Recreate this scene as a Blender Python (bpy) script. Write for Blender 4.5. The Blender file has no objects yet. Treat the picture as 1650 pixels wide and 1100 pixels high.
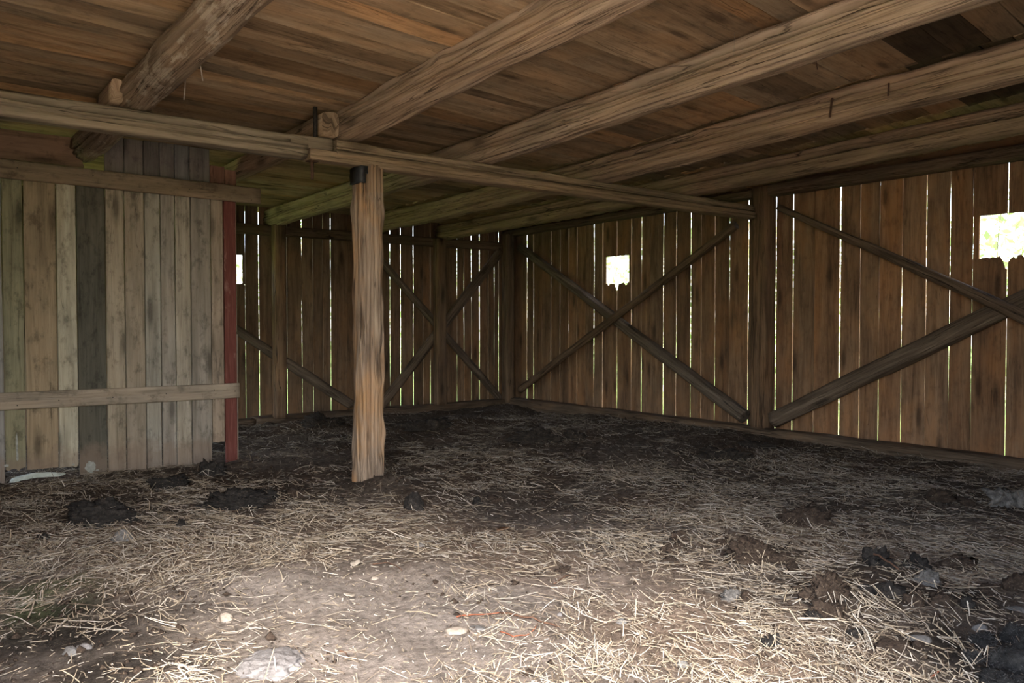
import bpy, math, random
import numpy as np
from mathutils import Vector, Matrix, noise

random.seed(7)
RNG = np.random.default_rng(7)
SC = bpy.context.scene
COL = SC.collection

# ------------------------------------------------------------------ camera
W, H = 1650, 1100
F = 1277.0
CZ = 1.10
YAW = math.radians(38.2)
PITCH = math.atan(32.0 / F)
cam_d = bpy.data.cameras.new('camera')
cam = bpy.data.objects.new('camera', cam_d)
COL.objects.link(cam)
cam.location = (0, 0, CZ)
cam.rotation_euler = (math.pi / 2 - PITCH, 0, -YAW)
cam_d.sensor_width = 36
cam_d.lens = 36 * F / W
cam_d.clip_start = 0.02
cam_d.clip_end = 300
SC.camera = cam
ROT = cam.rotation_euler.to_matrix()
EYE = Vector((0, 0, CZ))


def ray(px, py):
    return ROT @ Vector(((px - W / 2) / F, (H / 2 - py) / F, -1.0))


def onX(px, py, X):
    d = ray(px, py)
    return EYE + d * (X / d.x)


def onY(px, py, Y):
    d = ray(px, py)
    return EYE + d * (Y / d.y)


def onZ(px, py, z=0.0):
    d = ray(px, py)
    return EYE + d * ((z - CZ) / d.z)


HZN = 518.0
XR, YB, YP, YG = 6.95, 8.85, 6.27, 4.72      # right wall, back wall, partition, girder
XL, YF = -0.6, -0.5                          # outer left wall, front wall

# ------------------------------------------------------------------ noise helpers


def sn(x, y, z, s):
    return noise.noise(Vector((x * s, y * s, z * s)))


def vnoise(x, y, seed):
    xi = np.floor(x).astype(np.int64)
    yi = np.floor(y).astype(np.int64)
    fx, fy = x - xi, y - yi
    fx = fx * fx * (3 - 2 * fx)
    fy = fy * fy * (3 - 2 * fy)

    def h(a, b):
        n = (a * 374761393 + b * 668265263 + seed * 974711) & 0x7fffffff
        n = ((n ^ (n >> 13)) * 1274126177) & 0x7fffffff
        return ((n ^ (n >> 16)) & 0xffff) / 65535.0
    return ((h(xi, yi) * (1 - fx) + h(xi + 1, yi) * fx) * (1 - fy)
            + (h(xi, yi + 1) * (1 - fx) + h(xi + 1, yi + 1) * fx) * fy)


def fbm(x, y, seed, oct=4):
    a, s, t = 0.5, 0.0, 0.0
    for i in range(oct):
        s = s + a * vnoise(x * 2 ** i, y * 2 ** i, seed + i * 17)
        t += a
        a *= 0.5
    return s / t


# ------------------------------------------------------------------ materials
class NT:
    def __init__(self, name):
        self.m = bpy.data.materials.new(name)
        self.m.use_nodes = True
        self.t = self.m.node_tree
        self.t.nodes.clear()
        self.out = self.n('ShaderNodeOutputMaterial')

    def n(self, ty, **kw):
        nd = self.t.nodes.new(ty)
        for k, v in kw.items():
            setattr(nd, k, v)
        return nd

    def l(self, a, b):
        self.t.links.new(a, b)

    def noise(self, vec, scale, detail=6, rough=0.6, dist=0.0):
        nd = self.n('ShaderNodeTexNoise')
        nd.inputs['Scale'].default_value = scale
        nd.inputs['Detail'].default_value = detail
        nd.inputs['Roughness'].default_value = rough
        nd.inputs['Distortion'].default_value = dist
        if vec is not None:
            self.l(vec, nd.inputs['Vector'])
        return nd.outputs['Fac']

    def mapping(self, vec, scale):
        nd = self.n('ShaderNodeMapping')
        nd.inputs['Scale'].default_value = scale
        self.l(vec, nd.inputs['Vector'])
        return nd.outputs['Vector']

    def ramp(self, fac, stops, interp='LINEAR'):
        nd = self.n('ShaderNodeValToRGB')
        nd.color_ramp.interpolation = interp
        e = nd.color_ramp.elements
        while len(e) < len(stops):
            e.new(0.5)
        for el, (p, c) in zip(e, stops):
            el.position = p
            el.color = (c, c, c, 1) if isinstance(c, (int, float)) else (*c, 1)
        self.l(fac, nd.inputs['Fac'])
        return nd.outputs['Color']

    def mix(self, a, b, fac, blend='MIX'):
        nd = self.n('ShaderNodeMix', data_type='RGBA', blend_type=blend)
        for s, v in ((nd.inputs[6], a), (nd.inputs[7], b), (nd.inputs[0], fac)):
            if isinstance(v, (int, float)):
                s.default_value = v
            elif isinstance(v, tuple):
                s.default_value = (*v, 1) if len(v) == 3 else v
            else:
                self.l(v, s)
        return nd.outputs[2]

    def math(self, op, a, b=None):
        nd = self.n('ShaderNodeMath', operation=op)
        for s, v in ((nd.inputs[0], a), (nd.inputs[1], b)):
            if v is None:
                continue
            if isinstance(v, (int, float)):
                s.default_value = v
            else:
                self.l(v, s)
        return nd.outputs[0]

    def attr(self, name='tint'):
        nd = self.n('ShaderNodeAttribute', attribute_name=name)
        return nd.outputs['Color']

    def bsdf(self, col, rough=0.85, height=None, bump=0.4, dist=0.01, spec=0.25):
        b = self.n('ShaderNodeBsdfPrincipled')
        if isinstance(col, tuple):
            b.inputs['Base Color'].default_value = (*col, 1)
        else:
            self.l(col, b.inputs['Base Color'])
        if isinstance(rough, (int, float)):
            b.inputs['Roughness'].default_value = rough
        else:
            self.l(rough, b.inputs['Roughness'])
        b.inputs['Specular IOR Level'].default_value = spec
        if height is not None:
            bp = self.n('ShaderNodeBump')
            bp.inputs['Strength'].default_value = bump
            bp.inputs['Distance'].default_value = dist
            self.l(height, bp.inputs['Height'])
            self.l(bp.outputs['Normal'], b.inputs['Normal'])
        self.l(b.outputs['BSDF'], self.out.inputs['Surface'])
        return b


def wood_mat(name, dark, mid, light, stain=None, stain_amt=0.5, grain=1.0, crack=0.012, crack_amt=0.85,
             bump=0.5, spots=0.0, rough=0.85, peel=None, splash=None):
    t = NT(name)
    uv = t.n('ShaderNodeUVMap').outputs['UV']
    g1 = t.noise(t.mapping(uv, (1.3, 22 * grain, 1)), 1.0, 7, 0.62, 0.6)
    g2 = t.noise(t.mapping(uv, (5, 130 * grain, 1)), 1.0, 5, 0.6, 0.2)
    bl = t.noise(t.mapping(uv, (1.6, 3.5, 1)), 1.0, 5, 0.62, 0.3)
    gm = t.math('ADD', t.math('MULTIPLY', g1, 0.7), t.math('MULTIPLY', g2, 0.3))
    col = t.ramp(gm, [(0.30, dark), (0.47, mid), (0.66, light)])
    if stain:
        col = t.mix(col, stain, t.math('MULTIPLY', t.ramp(bl, [(0.45, 0.0), (0.68, 1.0)]), stain_amt))
    # broad weathering, light and dark
    col = t.mix(col, t.ramp(bl, [(0.25, 0.62), (0.5, 1.0), (0.75, 1.28)]), 0.9, 'MULTIPLY')
    # knots
    vo = t.n('ShaderNodeTexVoronoi', voronoi_dimensions='2D')
    t.l(t.mapping(uv, (1.1, 4.5, 1)), vo.inputs['Vector'])
    vo.inputs['Scale'].default_value = 1.0
    kn = t.math('ADD', vo.outputs['Distance'], t.math('MULTIPLY', t.noise(uv, 40, 3), 0.06))
    knm = t.ramp(kn, [(0.08, 1.0), (0.13, 0.5), (0.20, 0.0)])
    sepc = t.n('ShaderNodeSeparateColor')
    t.l(vo.outputs['Color'], sepc.inputs[0])
    knm = t.math('MULTIPLY', knm, t.math('GREATER_THAN', sepc.outputs[0], 0.55))
    col = t.mix(col, tuple(c * 0.5 for c in dark), t.math('MULTIPLY', knm, 0.75))
    # drying cracks along the grain
    cn = t.noise(t.mapping(uv, (0.55, 17 * grain, 1)), 1.0, 4, 0.5, 0.5)
    cd = t.math('ABSOLUTE', t.math('SUBTRACT', cn, 0.5))
    cm = t.ramp(cd, [(crack * 0.3, 1.0), (crack, 0.0)])
    cn2 = t.noise(t.mapping(uv, (1.1, 52 * grain, 1)), 1.0, 3, 0.5, 0.4)
    cm2 = t.ramp(t.math('ABSOLUTE', t.math('SUBTRACT', cn2, 0.5)), [(crack * 0.4, 1.0), (crack * 1.5, 0.0)])
    breakup = t.ramp(t.noise(t.mapping(uv, (1.5, 3, 1)), 1.0, 3), [(0.46, 0.0), (0.56, 1.0)])
    cm = t.math('MULTIPLY', cm, breakup)
    br2 = t.ramp(t.noise(t.mapping(uv, (2.3, 6, 1)), 1.0, 3), [(0.44, 0.0), (0.60, 0.75)])
    cm = t.math('MAXIMUM', cm, t.math('MULTIPLY', cm2, br2))
    col = t.mix(col, tuple(c * 0.22 for c in dark), t.math('MULTIPLY', cm, crack_amt))
    if spots > 0:
        sp = t.ramp(t.noise(t.mapping(uv, (7, 12, 1)), 1.0, 6, 0.7), [(0.52, 0.0), (0.66, 1.0)])
        col = t.mix(col, (0.02, 0.018, 0.015), t.math('MULTIPLY', sp, spots))
    if peel:
        pe = t.ramp(t.noise(t.mapping(uv, (2.2, 5, 1)), 1.0, 9, 0.72), [(0.53, 0.0), (0.56, 1.0)])
        col = t.mix(col, peel, t.math('MULTIPLY', pe, 0.8))
    col = t.mix(col, t.attr(), 1.0, 'MULTIPLY')
    if splash:
        ob = t.n('ShaderNodeTexCoord').outputs['Object']
        sx = t.n('ShaderNodeSeparateXYZ')
        t.l(ob, sx.inputs[0])
        zz = t.math('SUBTRACT', sx.outputs['Z'], t.math('MULTIPLY', t.noise(ob, 9, 6, 0.65), 0.30))
        col = t.mix(col, splash, t.ramp(zz, [(0.0, 0.6), (0.02, 0.45), (0.08, 0.0)]))
    hgt = t.math('SUBTRACT', t.math('ADD', t.math('MULTIPLY', gm, 1.0), t.math('MULTIPLY', bl, 0.5)), t.math('MULTIPLY', cm, 1.2))
    t.bsdf(col, rough, hgt, bump, 0.012)
    return t.m


M = {}
M['beam'] = wood_mat('hewn_beam_wood', (0.16, 0.11, 0.07), (0.33, 0.245, 0.17), (0.46, 0.36, 0.265),
                     stain=(0.27, 0.16, 0.085), stain_amt=0.35, crack=0.009, bump=0.8)
M['log'] = wood_mat('peeled_log_wood', (0.17, 0.12, 0.075), (0.27, 0.20, 0.135), (0.36, 0.28, 0.20),
                    stain=(0.24, 0.15, 0.08), stain_amt=0.35, crack=0.008, bump=0.8, peel=(0.47, 0.395, 0.30))
M['girder'] = wood_mat('girder_wood', (0.125, 0.098, 0.068), (0.25, 0.20, 0.145), (0.36, 0.295, 0.22),
                       stain=(0.23, 0.155, 0.085), stain_amt=0.3, crack=0.009, bump=0.7)
M['post'] = wood_mat('post_wood', (0.12, 0.085, 0.06), (0.27, 0.20, 0.145), (0.41, 0.32, 0.235),
                     stain=(0.33, 0.165, 0.05), stain_amt=0.8, crack=0.011, bump=0.9)
M['board'] = wood_mat('wall_board_wood', (0.085, 0.052, 0.031), (0.205, 0.13, 0.08), (0.33, 0.225, 0.145),
                      stain=(0.28, 0.145, 0.065), stain_amt=0.65, grain=0.8, crack=0.005, crack_amt=0.6, bump=0.45, spots=0.3)
M['dark_timber'] = wood_mat('wall_timber_wood', (0.045, 0.03, 0.02), (0.11, 0.076, 0.05), (0.19, 0.136, 0.093),
                            stain=(0.16, 0.09, 0.045), stain_amt=0.4, crack=0.010, bump=0.8)
M['brace'] = wood_mat('brace_wood', (0.055, 0.04, 0.029), (0.12, 0.09, 0.066), (0.20, 0.158, 0.12),
                      crack=0.010, bump=0.8)
M['grey'] = wood_mat('grey_board_wood', (0.165, 0.15, 0.128), (0.315, 0.29, 0.255), (0.44, 0.41, 0.37),
                     stain=(0.25, 0.205, 0.155), stain_amt=0.4, grain=0.9, crack=0.005, crack_amt=0.6, bump=0.35, spots=0.5, splash=(0.19, 0.14, 0.105))
M['roof'] = wood_mat('roof_board_wood', (0.16, 0.107, 0.06), (0.345, 0.242, 0.142), (0.48, 0.36, 0.23),
                     stain=(0.42, 0.24, 0.11), stain_amt=0.45, grain=0.7, crack=0.005, crack_amt=0.6, bump=0.5, spots=0.35)
M['light_block'] = wood_mat('roof_light_block', (0.008, 0.007, 0.006), (0.012, 0.010, 0.008), (0.018, 0.016, 0.013))  # near-black backing that keeps the ceiling seams dark


def red_paint():
    t = NT('red_barn_paint')
    uv = t.n('ShaderNodeUVMap').outputs['UV']
    g = t.noise(t.mapping(uv, (4, 60, 1)), 1.0, 6, 0.6, 0.3)
    b = t.noise(t.mapping(uv, (3, 9, 1)), 1.0, 6, 0.7)
    col = t.ramp(g, [(0.3, (0.085, 0.026, 0.020)), (0.55, (0.135, 0.042, 0.033)), (0.75, (0.19, 0.085, 0.07))])
    col = t.mix(col, (0.32, 0.19, 0.16), t.ramp(b, [(0.58, 0.0), (0.70, 0.8)]))
    col = t.mix(col, t.attr(), 1.0, 'MULTIPLY')
    t.bsdf(col, 0.75, g, 0.3, 0.006)
    return t.m


M['red'] = red_paint()


def soil():
    t = NT('trodden_soil')
    geo = t.n('ShaderNodeTexCoord').outputs['Object']
    n1 = t.noise(geo, 3.2, 8, 0.65)
    n2 = t.noise(geo, 26, 8, 0.7)
    n3 = t.noise(geo, 150, 4, 0.7)
    col = t.ramp(n2, [(0.30, (0.35,) * 3), (0.48, (0.88,) * 3), (0.70, (1.4,) * 3)])
    col = t.mix(t.attr(), col, 1.0, 'MULTIPLY')
    col = t.mix(col, t.ramp(n1, [(0.3, 0.75), (0.7, 1.2)]), 0.8, 'MULTIPLY')
    # chaff flecks trodden into the soil
    vo = t.n('ShaderNodeTexVoronoi')
    vo.inputs['Scale'].default_value = 95
    t.l(t.mapping(geo, (1, 2.6, 1)), vo.inputs['Vector'])
    fl = t.ramp(vo.outputs['Distance'], [(0.14, 1.0), (0.24, 0.0)])
    pick = t.ramp(t.noise(geo, 9, 4), [(0.42, 0.0), (0.62, 1.0)])
    flc = t.mix(col, t.mix(col, (0.50, 0.40, 0.26), 0.5), 1.0)
    col = t.mix(col, flc, t.math('MULTIPLY', fl, pick))
    # grit
    vg = t.n('ShaderNodeTexVoronoi')
    vg.inputs['Scale'].default_value = 60
    t.l(geo, vg.inputs['Vector'])
    col = t.mix(col, (0.42, 0.37, 0.31), t.math('MULTIPLY', t.ramp(vg.outputs['Distance'], [(0.05, 1.0), (0.10, 0.0)]), 0.5))
    h = t.math('ADD', t.math('MULTIPLY', n2, 1.0), t.math('MULTIPLY', n3, 0.5))
    t.bsdf(col, 0.95, h, 1.0, 0.035, spec=0.1)
    return t.m


M['soil'] = soil()


def straw_mat():
    t = NT('straw_stalks')
    geo = t.n('ShaderNodeTexCoord').outputs['Object']
    col = t.mix(t.attr(), t.ramp(t.noise(geo, 60, 3), [(0.3, 0.75), (0.7, 1.2)]), 1.0, 'MULTIPLY')
    t.bsdf(col, 0.6, None, spec=0.35)
    return t.m


M['straw'] = straw_mat()


def lump_mat(name, c1, c2, c3, scale=30, rough=0.9, bump=1.0, fleck=0.0):
    t = NT(name)
    geo = t.n('ShaderNodeTexCoord').outputs['Object']
    n = t.noise(geo, scale, 8, 0.7)
    n2 = t.noise(geo, scale * 4, 5, 0.7)
    col = t.ramp(n, [(0.3, c1), (0.5, c2), (0.72, c3)])
    if fleck:
        col = t.mix(col, (0.36, 0.28, 0.18), t.math('MULTIPLY', t.ramp(n2, [(0.58, 0.0), (0.66, 1.0)]), fleck))
    t.bsdf(col, rough, t.math('ADD', n, t.math('MULTIPLY', n2, 0.4)), bump, 0.015, spec=0.25)
    return t.m


M['dung_black'] = lump_mat('black_dung', (0.010, 0.009, 0.008), (0.028, 0.024, 0.021), (0.06, 0.052, 0.045), fleck=0.15)
M['dung_brown'] = lump_mat('brown_dung', (0.022, 0.014, 0.009), (0.055, 0.037, 0.026), (0.11, 0.078, 0.055), fleck=0.3)
M['dung_grey'] = lump_mat('grey_matted_wool', (0.05, 0.046, 0.042), (0.14, 0.13, 0.12), (0.30, 0.28, 0.26), scale=22, fleck=0.15)
M['wool'] = lump_mat('charcoal_wool', (0.007, 0.0068, 0.0065), (0.022, 0.021, 0.02), (0.062, 0.06, 0.056), scale=16, rough=1.0)
M['mound'] = lump_mat('manure_mound', (0.014, 0.011, 0.009), (0.035, 0.027, 0.021), (0.075, 0.058, 0.043), fleck=0.3)
M['stone_pale'] = lump_mat('pale_stone', (0.10, 0.092, 0.087), (0.17, 0.158, 0.153), (0.25, 0.235, 0.23), scale=11, rough=0.85, bump=0.8)
M['stone_grey'] = lump_mat('grey_stone', (0.09, 0.086, 0.082), (0.155, 0.148, 0.14), (0.22, 0.212, 0.205), scale=18, rough=0.85, bump=0.8)
M['stone_tan'] = lump_mat('tan_stone', (0.17, 0.14, 0.112), (0.27, 0.228, 0.185), (0.36, 0.315, 0.265), scale=16, rough=0.85, bump=0.6)
M['leaf_dry'] = lump_mat('dry_leaf', (0.22, 0.13, 0.08), (0.38, 0.25, 0.16), (0.5, 0.36, 0.25), scale=40, bump=0.3)
M['leaf_pale'] = lump_mat('bleached_leaf', (0.34, 0.29, 0.23), (0.45, 0.39, 0.32), (0.52, 0.46, 0.39), scale=40, bump=0.3)
M['twig'] = lump_mat('twig_bark', (0.05, 0.028, 0.018), (0.12, 0.065, 0.042), (0.19, 0.11, 0.07), scale=50, bump=0.5)
M['twig_red'] = lump_mat('red_twig_bark', (0.14, 0.045, 0.025), (0.25, 0.085, 0.045), (0.33, 0.14, 0.08), scale=50, bump=0.4)
M['rust'] = lump_mat('rusty_iron', (0.03, 0.016, 0.01), (0.065, 0.035, 0.022), (0.12, 0.06, 0.035), scale=60, rough=0.7, bump=0.5)
M['iron'] = lump_mat('dark_iron', (0.010, 0.009, 0.008), (0.022, 0.019, 0.016), (0.045, 0.036, 0.028), scale=50, rough=0.6, bump=0.3)
M['white'] = lump_mat('whitewashed_stone', (0.30, 0.34, 0.28), (0.58, 0.62, 0.55), (0.75, 0.78, 0.72), scale=9, rough=0.7, bump=0.3)
M['rubber'] = lump_mat('black_sheet_rubber', (0.012, 0.013, 0.015), (0.022, 0.024, 0.027), (0.04, 0.043, 0.048), scale=20, rough=0.28, bump=0.3)
M['thread'] = lump_mat('cobweb_thread', (0.2, 0.17, 0.13), (0.3, 0.26, 0.2), (0.4, 0.35, 0.28))
M['bark_green'] = lump_mat('sapling_bark', (0.05, 0.06, 0.03), (0.1, 0.11, 0.06), (0.16, 0.17, 0.1))


def grass_mat():
    t = NT('meadow_grass')
    geo = t.n('ShaderNodeTexCoord').outputs['Object']
    col = t.ramp(t.noise(geo, 1.5, 8, 0.7), [(0.3, (0.11, 0.19, 0.04)), (0.5, (0.20, 0.30, 0.08)), (0.7, (0.32, 0.40, 0.14))])
    t.bsdf(col, 0.9, None, spec=0.1)
    return t.m


def bounce_ground_mat():
    t = NT('pale_bounce_ground')
    geo = t.n('ShaderNodeTexCoord').outputs['Object']
    col = t.ramp(t.noise(geo, 5, 8, 0.7), [(0.3, (0.44, 0.35, 0.25)), (0.5, (0.55, 0.45, 0.34)), (0.7, (0.63, 0.54, 0.42))])  # pale warm tone chosen to bounce sunlight onto the ceiling
    t.bsdf(col, 0.95, None, spec=0.1)
    return t.m


def leaf_mat():
    t = NT('sunlit_leaves')
    col = t.attr()
    d = t.n('ShaderNodeBsdfDiffuse')
    tr = t.n('ShaderNodeBsdfTranslucent')
    t.l(col, d.inputs['Color'])
    t.l(col, tr.inputs['Color'])
    mx = t.n('ShaderNodeMixShader')
    mx.inputs[0].default_value = 0.4
    t.l(d.outputs[0], mx.inputs[1])
    t.l(tr.outputs[0], mx.inputs[2])
    t.l(mx.outputs[0], t.out.inputs['Surface'])
    return t.m


M['grass'] = grass_mat()
M['yard'] = bounce_ground_mat()
M['leaf'] = leaf_mat()


# ------------------------------------------------------------------ mesh collecting
class MB:
    def __init__(self):
        self.v, self.f, self.uv, self.ti, self.sm = [], [], [], [], []

    def face(self, idx, uvs, tint, smooth=False):
        self.f.append(idx)
        self.uv.extend(uvs)
        self.ti.append((tint, len(idx)))
        self.sm.append(smooth)

    def sweep(self, rings, us, vs, tint, smooth=False, closed=True, cap=True, cap_tint=None):
        """rings: list of lists of points; us per ring, vs per ring point (len+1 when closed)."""
        base = len(self.v)
        n = len(rings[0])
        for r in rings:
            self.v.extend(r)
        m = n if closed else n - 1
        for i in range(len(rings) - 1):
            for j in range(m):
                k = (j + 1) % n
                a, b = base + i * n, base + (i + 1) * n
                self.face((a + j, a + k, b + k, b + j),
                          ((us[i], vs[j]), (us[i], vs[j + 1]), (us[i + 1], vs[j + 1]), (us[i + 1], vs[j])),
                          tint, smooth)
        if cap and closed:
            ct = cap_tint or tint
            a = base
            self.face(tuple(a + j for j in reversed(range(n))), tuple((us[0] + 0.02 * j, vs[j]) for j in reversed(range(n))), ct)
            b = base + (len(rings) - 1) * n
            self.face(tuple(b + j for j in range(n)), tuple((us[-1] + 0.02 * j, vs[j]) for j in range(n)), ct)

    def build(self, name, mat, parent=None):
        me = bpy.data.meshes.new(name)
        me.from_pydata([tuple(p) for p in self.v], [], self.f)
        uvl = me.uv_layers.new(name='UVMap')
        uvl.data.foreach_set('uv', np.array(self.uv, dtype=np.float32).ravel())
        at = me.attributes.new('tint', 'FLOAT_COLOR', 'CORNER')
        arr = []
        for t, k in self.ti:
            arr.extend((t[0], t[1], t[2], 1.0) * k)
        at.data.foreach_set('color', np.array(arr, dtype=np.float32))
        me.polygons.foreach_set('use_smooth', np.array(self.sm, dtype=bool))
        me.materials.append(mat)
        me.update()
        o = bpy.data.objects.new(name, me)
        COL.objects.link(o)
        if parent:
            o.parent = parent
        return o


def tag(o, label=None, cat=None, group=None, kind=None):
    if label:
        o['label'] = label
    if cat:
        o['category'] = cat
    if group:
        o['group'] = group
    if kind:
        o['kind'] = kind
    return o


def rt(base=1.0, var=0.15, hue=0.05):
    b = base * (1 + random.uniform(-var, var))
    h = random.uniform(-hue, hue)
    return (b * (1 + h), b, b * (1 - h))


def board(mb, O, L, Wd, N, length, width, thick, tint, seg=0.12, wob=0.0015, cols=6, end0=None, end1=None, wavy=None, warp=0.003):
    """A sawn board: O = one end, centre of the back face; L length, Wd width, N thickness direction (towards the viewer)."""
    O, L, Wd, N = Vector(O), Vector(L).normalized(), Vector(Wd).normalized(), Vector(N).normalized()
    nr = max(2, int(length / seg) + 1)
    s = random.uniform(0, 500)
    u0, v0 = random.uniform(0, 40), random.uniform(0, 40)
    bv = min(0.003, thick * 0.3)
    rings, us = [], []
    hw = width / 2
    tw = random.uniform(-warp, warp)
    for i in range(nr):
        u = length * i / (nr - 1)
        dl = wob * 1.6 * noise.noise(Vector((u * 1.4, s, 0))) + wob * 0.7 * noise.noise(Vector((u * 7, s, 3)))
        dr = wob * 1.6 * noise.noise(Vector((u * 1.4, s, 9))) + wob * 0.7 * noise.noise(Vector((u * 7, s, 13)))
        if wavy:
            dl += wavy * noise.noise(Vector((u * 2.5, s, 21)))
            dr += wavy * noise.noise(Vector((u * 2.5, s, 27)))
        xl, xr = -hw + dl, hw + dr
        bow = warp * noise.noise(Vector((u * 0.7, s, 5)))
        ring = []
        pts = [(xl, 0.0), (xl, thick - bv)]
        for c in range(cols + 1):
            f = c / cols
            x = (xl + bv) * (1 - f) + (xr - bv) * f
            pts.append((x, thick + tw * (2 * f - 1) * 0.6 - warp * 0.4 * (1 - (2 * f - 1) ** 2)))
        pts += [(xr, thick - bv), (xr, 0.0)]
        for (x, z) in pts:
            uu = u
            if i == 0 and end0:
                uu += end0(x / hw)
            if i == nr - 1 and end1:
                uu += end1(x / hw)
            ring.append(O + L * uu + Wd * x + N * (z + bow))
        rings.append(ring)
        us.append(u0 + u)
    n = len(rings[0])
    vs = []
    acc = v0
    for j in range(n):
        vs.append(acc)
        acc += (rings[0][(j + 1) % n] - rings[0][j]).dot(Wd) if 0 < j < n - 2 else thick
    vs.append(acc)
    mb.sweep(rings, us, vs, tint)


def ragged(amp, freq=3.0, skew=0.0):
    s = random.uniform(0, 300)
    return lambda x: amp * noise.noise(Vector((x * freq, s, 0))) + amp * 0.6 * noise.noise(Vector((x * freq * 3, s, 4))) + skew * x


def log(mb, pts, rx, rz, sq=2.0, seed=0, nz=0.006, bend=0.0, tint=(1, 1, 1), M_=40, step=0.07, taper=0.0,
        cracks=(), knots=(), up=(0, 0, 1), facets=0.0, twist=0.0, edge=0.0):
    """A log or hewn timber along the polyline pts; rx half width, rz half height; sq superellipse power.
    cracks: (angle in degrees from +side, depth, half width in radians, drift)."""
    pts = [Vector(p) for p in pts]
    seglen = [(pts[i + 1] - pts[i]).length for i in range(len(pts) - 1)]
    tot = sum(seglen)
    n = max(3, int(tot / step))
    up = Vector(up)
    rings, us = [], []
    rnd = random.Random(seed)
    ub, vb = rnd.uniform(0, 50), rnd.uniform(0, 50)

    def at(s):
        for i, l in enumerate(seglen):
            if s <= l or i == len(seglen) - 1:
                return pts[i].lerp(pts[i + 1], s / l)
            s -= l
    for i in range(n + 1):
        s = tot * i / n
        if len(pts) > 2:
            c = sum((at(min(tot, max(0, s + d))) for d in (-0.5, -0.25, 0, 0.25, 0.5)), Vector()) / 5
            if i == 0 or i == n:
                c = at(s)
            a, b = at(max(0, s - 0.3)), at(min(tot, s + 0.3))
        else:
            c, a, b = at(s), pts[0], pts[-1]
        L = (b - a).normalized()
        S = L.cross(up).normalized()
        U = S.cross(L).normalized()
        c = c + S * bend * noise.noise(Vector((s * 0.45, seed, 1))) + U * bend * 0.6 * noise.noise(Vector((s * 0.45, seed, 7)))
        k = 1 - taper * (s / tot)
        ring = []
        for j in range(M_):
            th = 2 * math.pi * j / M_
            tt = th + twist * s
            ct, st = math.cos(tt), math.sin(tt)
            r = (abs(ct) ** sq + abs(st) ** sq) ** (-1.0 / sq)
            d = nz * noise.noise(Vector((s * 2.2, math.cos(th) * 1.6 + seed, math.sin(th) * 1.6)))
            d += nz * 0.45 * noise.noise(Vector((s * 3.0, math.cos(th) * 7 + seed, math.sin(th) * 7)))
            if edge:
                d += edge * noise.noise(Vector((s * 5.0, math.cos(th) * 2.5 + seed * 3, math.sin(th) * 2.5))) * max(0, r - 1.0) * 3
            for (ang, dep, wd, drift) in cracks:
                ca = math.radians(ang) + drift * noise.noise(Vector((s * 0.8, ang, seed))) + 0.05 * noise.noise(Vector((s * 6, ang, seed)))
                da = (th - ca + math.pi) % (2 * math.pi) - math.pi
                pres = min(1.0, max(0.0, 0.85 + 1.5 * noise.noise(Vector((s * 0.5, ang + 5, seed)))))
                d -= dep * pres * math.exp(-(da / wd) ** 2)
            for (ks, ka, kr, kh) in knots:
                da = (th - math.radians(ka) + math.pi) % (2 * math.pi) - math.pi
                q = ((s - ks) / kr) ** 2 + (da * rx / kr) ** 2
                d += kh * math.exp(-q)
            ring.append(c + S * ((rx * r + d) * k * math.cos(th)) + U * ((rz * r + d) * k * math.sin(th)))
        if i in (0, n):
            ring = [p + L * (0.006 * noise.noise(p * 20)) for p in ring]
        rings.append(ring)
        us.append(ub + s)
    per = 2 * math.pi * (rx + rz) / 2 * 1.1
    vs = [vb + per * j / M_ for j in range(M_ + 1)]
    mb.sweep(rings, us, vs, tint, smooth=True)


def tube(mb, pts, r0, r1=None, M_=8, tint=(1, 1, 1), nz=0.0, seed=0):
    pts = [Vector(p) for p in pts]
    r1 = r0 if r1 is None else r1
    rings, us, acc = [], [], 0.0
    for i, p in enumerate(pts):
        L = (pts[min(i + 1, len(pts) - 1)] - pts[max(i - 1, 0)]).normalized()
        ref = Vector((0, 0, 1)) if abs(L.z) < 0.9 else Vector((1, 0, 0))
        S = L.cross(ref).normalized()
        U = S.cross(L)
        r = r0 + (r1 - r0) * i / (len(pts) - 1)
        rings.append([p + (S * math.cos(2 * math.pi * j / M_) + U * math.sin(2 * math.pi * j / M_)) * (r + nz * noise.noise(p * 60 + Vector((j, seed, 0)))) for j in range(M_)])
        if i:
            acc += (p - pts[i - 1]).length
        us.append(acc)
    mb.sweep(rings, us, [0.01 * j for j in range(M_ + 1)], tint, smooth=True)


# ------------------------------------------------------------------ floor height field
def smooth(a, b, x):
    t = np.clip((x - a) / (b - a), 0, 1)
    return t * t * (3 - 2 * t)


LUMPS = []      # (x, y, rx, ry, h) low swellings of the floor


def floor_h(x, y):
    x = np.asarray(x, dtype=np.float64)
    y = np.asarray(y, dtype=np.float64)
    z = 0.03 * smooth(3.0, 4.8, y) - 0.085 * smooth(5.2, 8.4, y)
    z = z - 0.05 * smooth(5.4, 6.9, x) * (1 - smooth(7.5, 8.8, y)) * 0.8
    amp = 0.035 + 0.04 * smooth(5.5, 7.0, y)
    z = z + (fbm(x * 0.9, y * 0.9, 3, 3) - 0.5) * 0.06
    z = z + (fbm(x * 4.5, y * 4.5, 11, 4) - 0.5) * amp
    z = z + (fbm(x * 16, y * 16, 29, 3) - 0.5) * 0.018
    for (lx, ly, rx, ry, h) in LUMPS:
        q = ((x - lx) / rx) ** 2 + ((y - ly) / ry) ** 2
        z = z + h * np.exp(-q * 1.2) * (0.6 + 0.8 * fbm(x * 8, y * 8, 51, 3))
    return z


def lump_px(px, py, wpx, h, asp=0.8):
    p = onZ(px, py, 0.0)
    t = (p - EYE).length
    r = wpx * t / F / 2
    LUMPS.append((p.x, p.y, r, r * asp, h))


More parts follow.
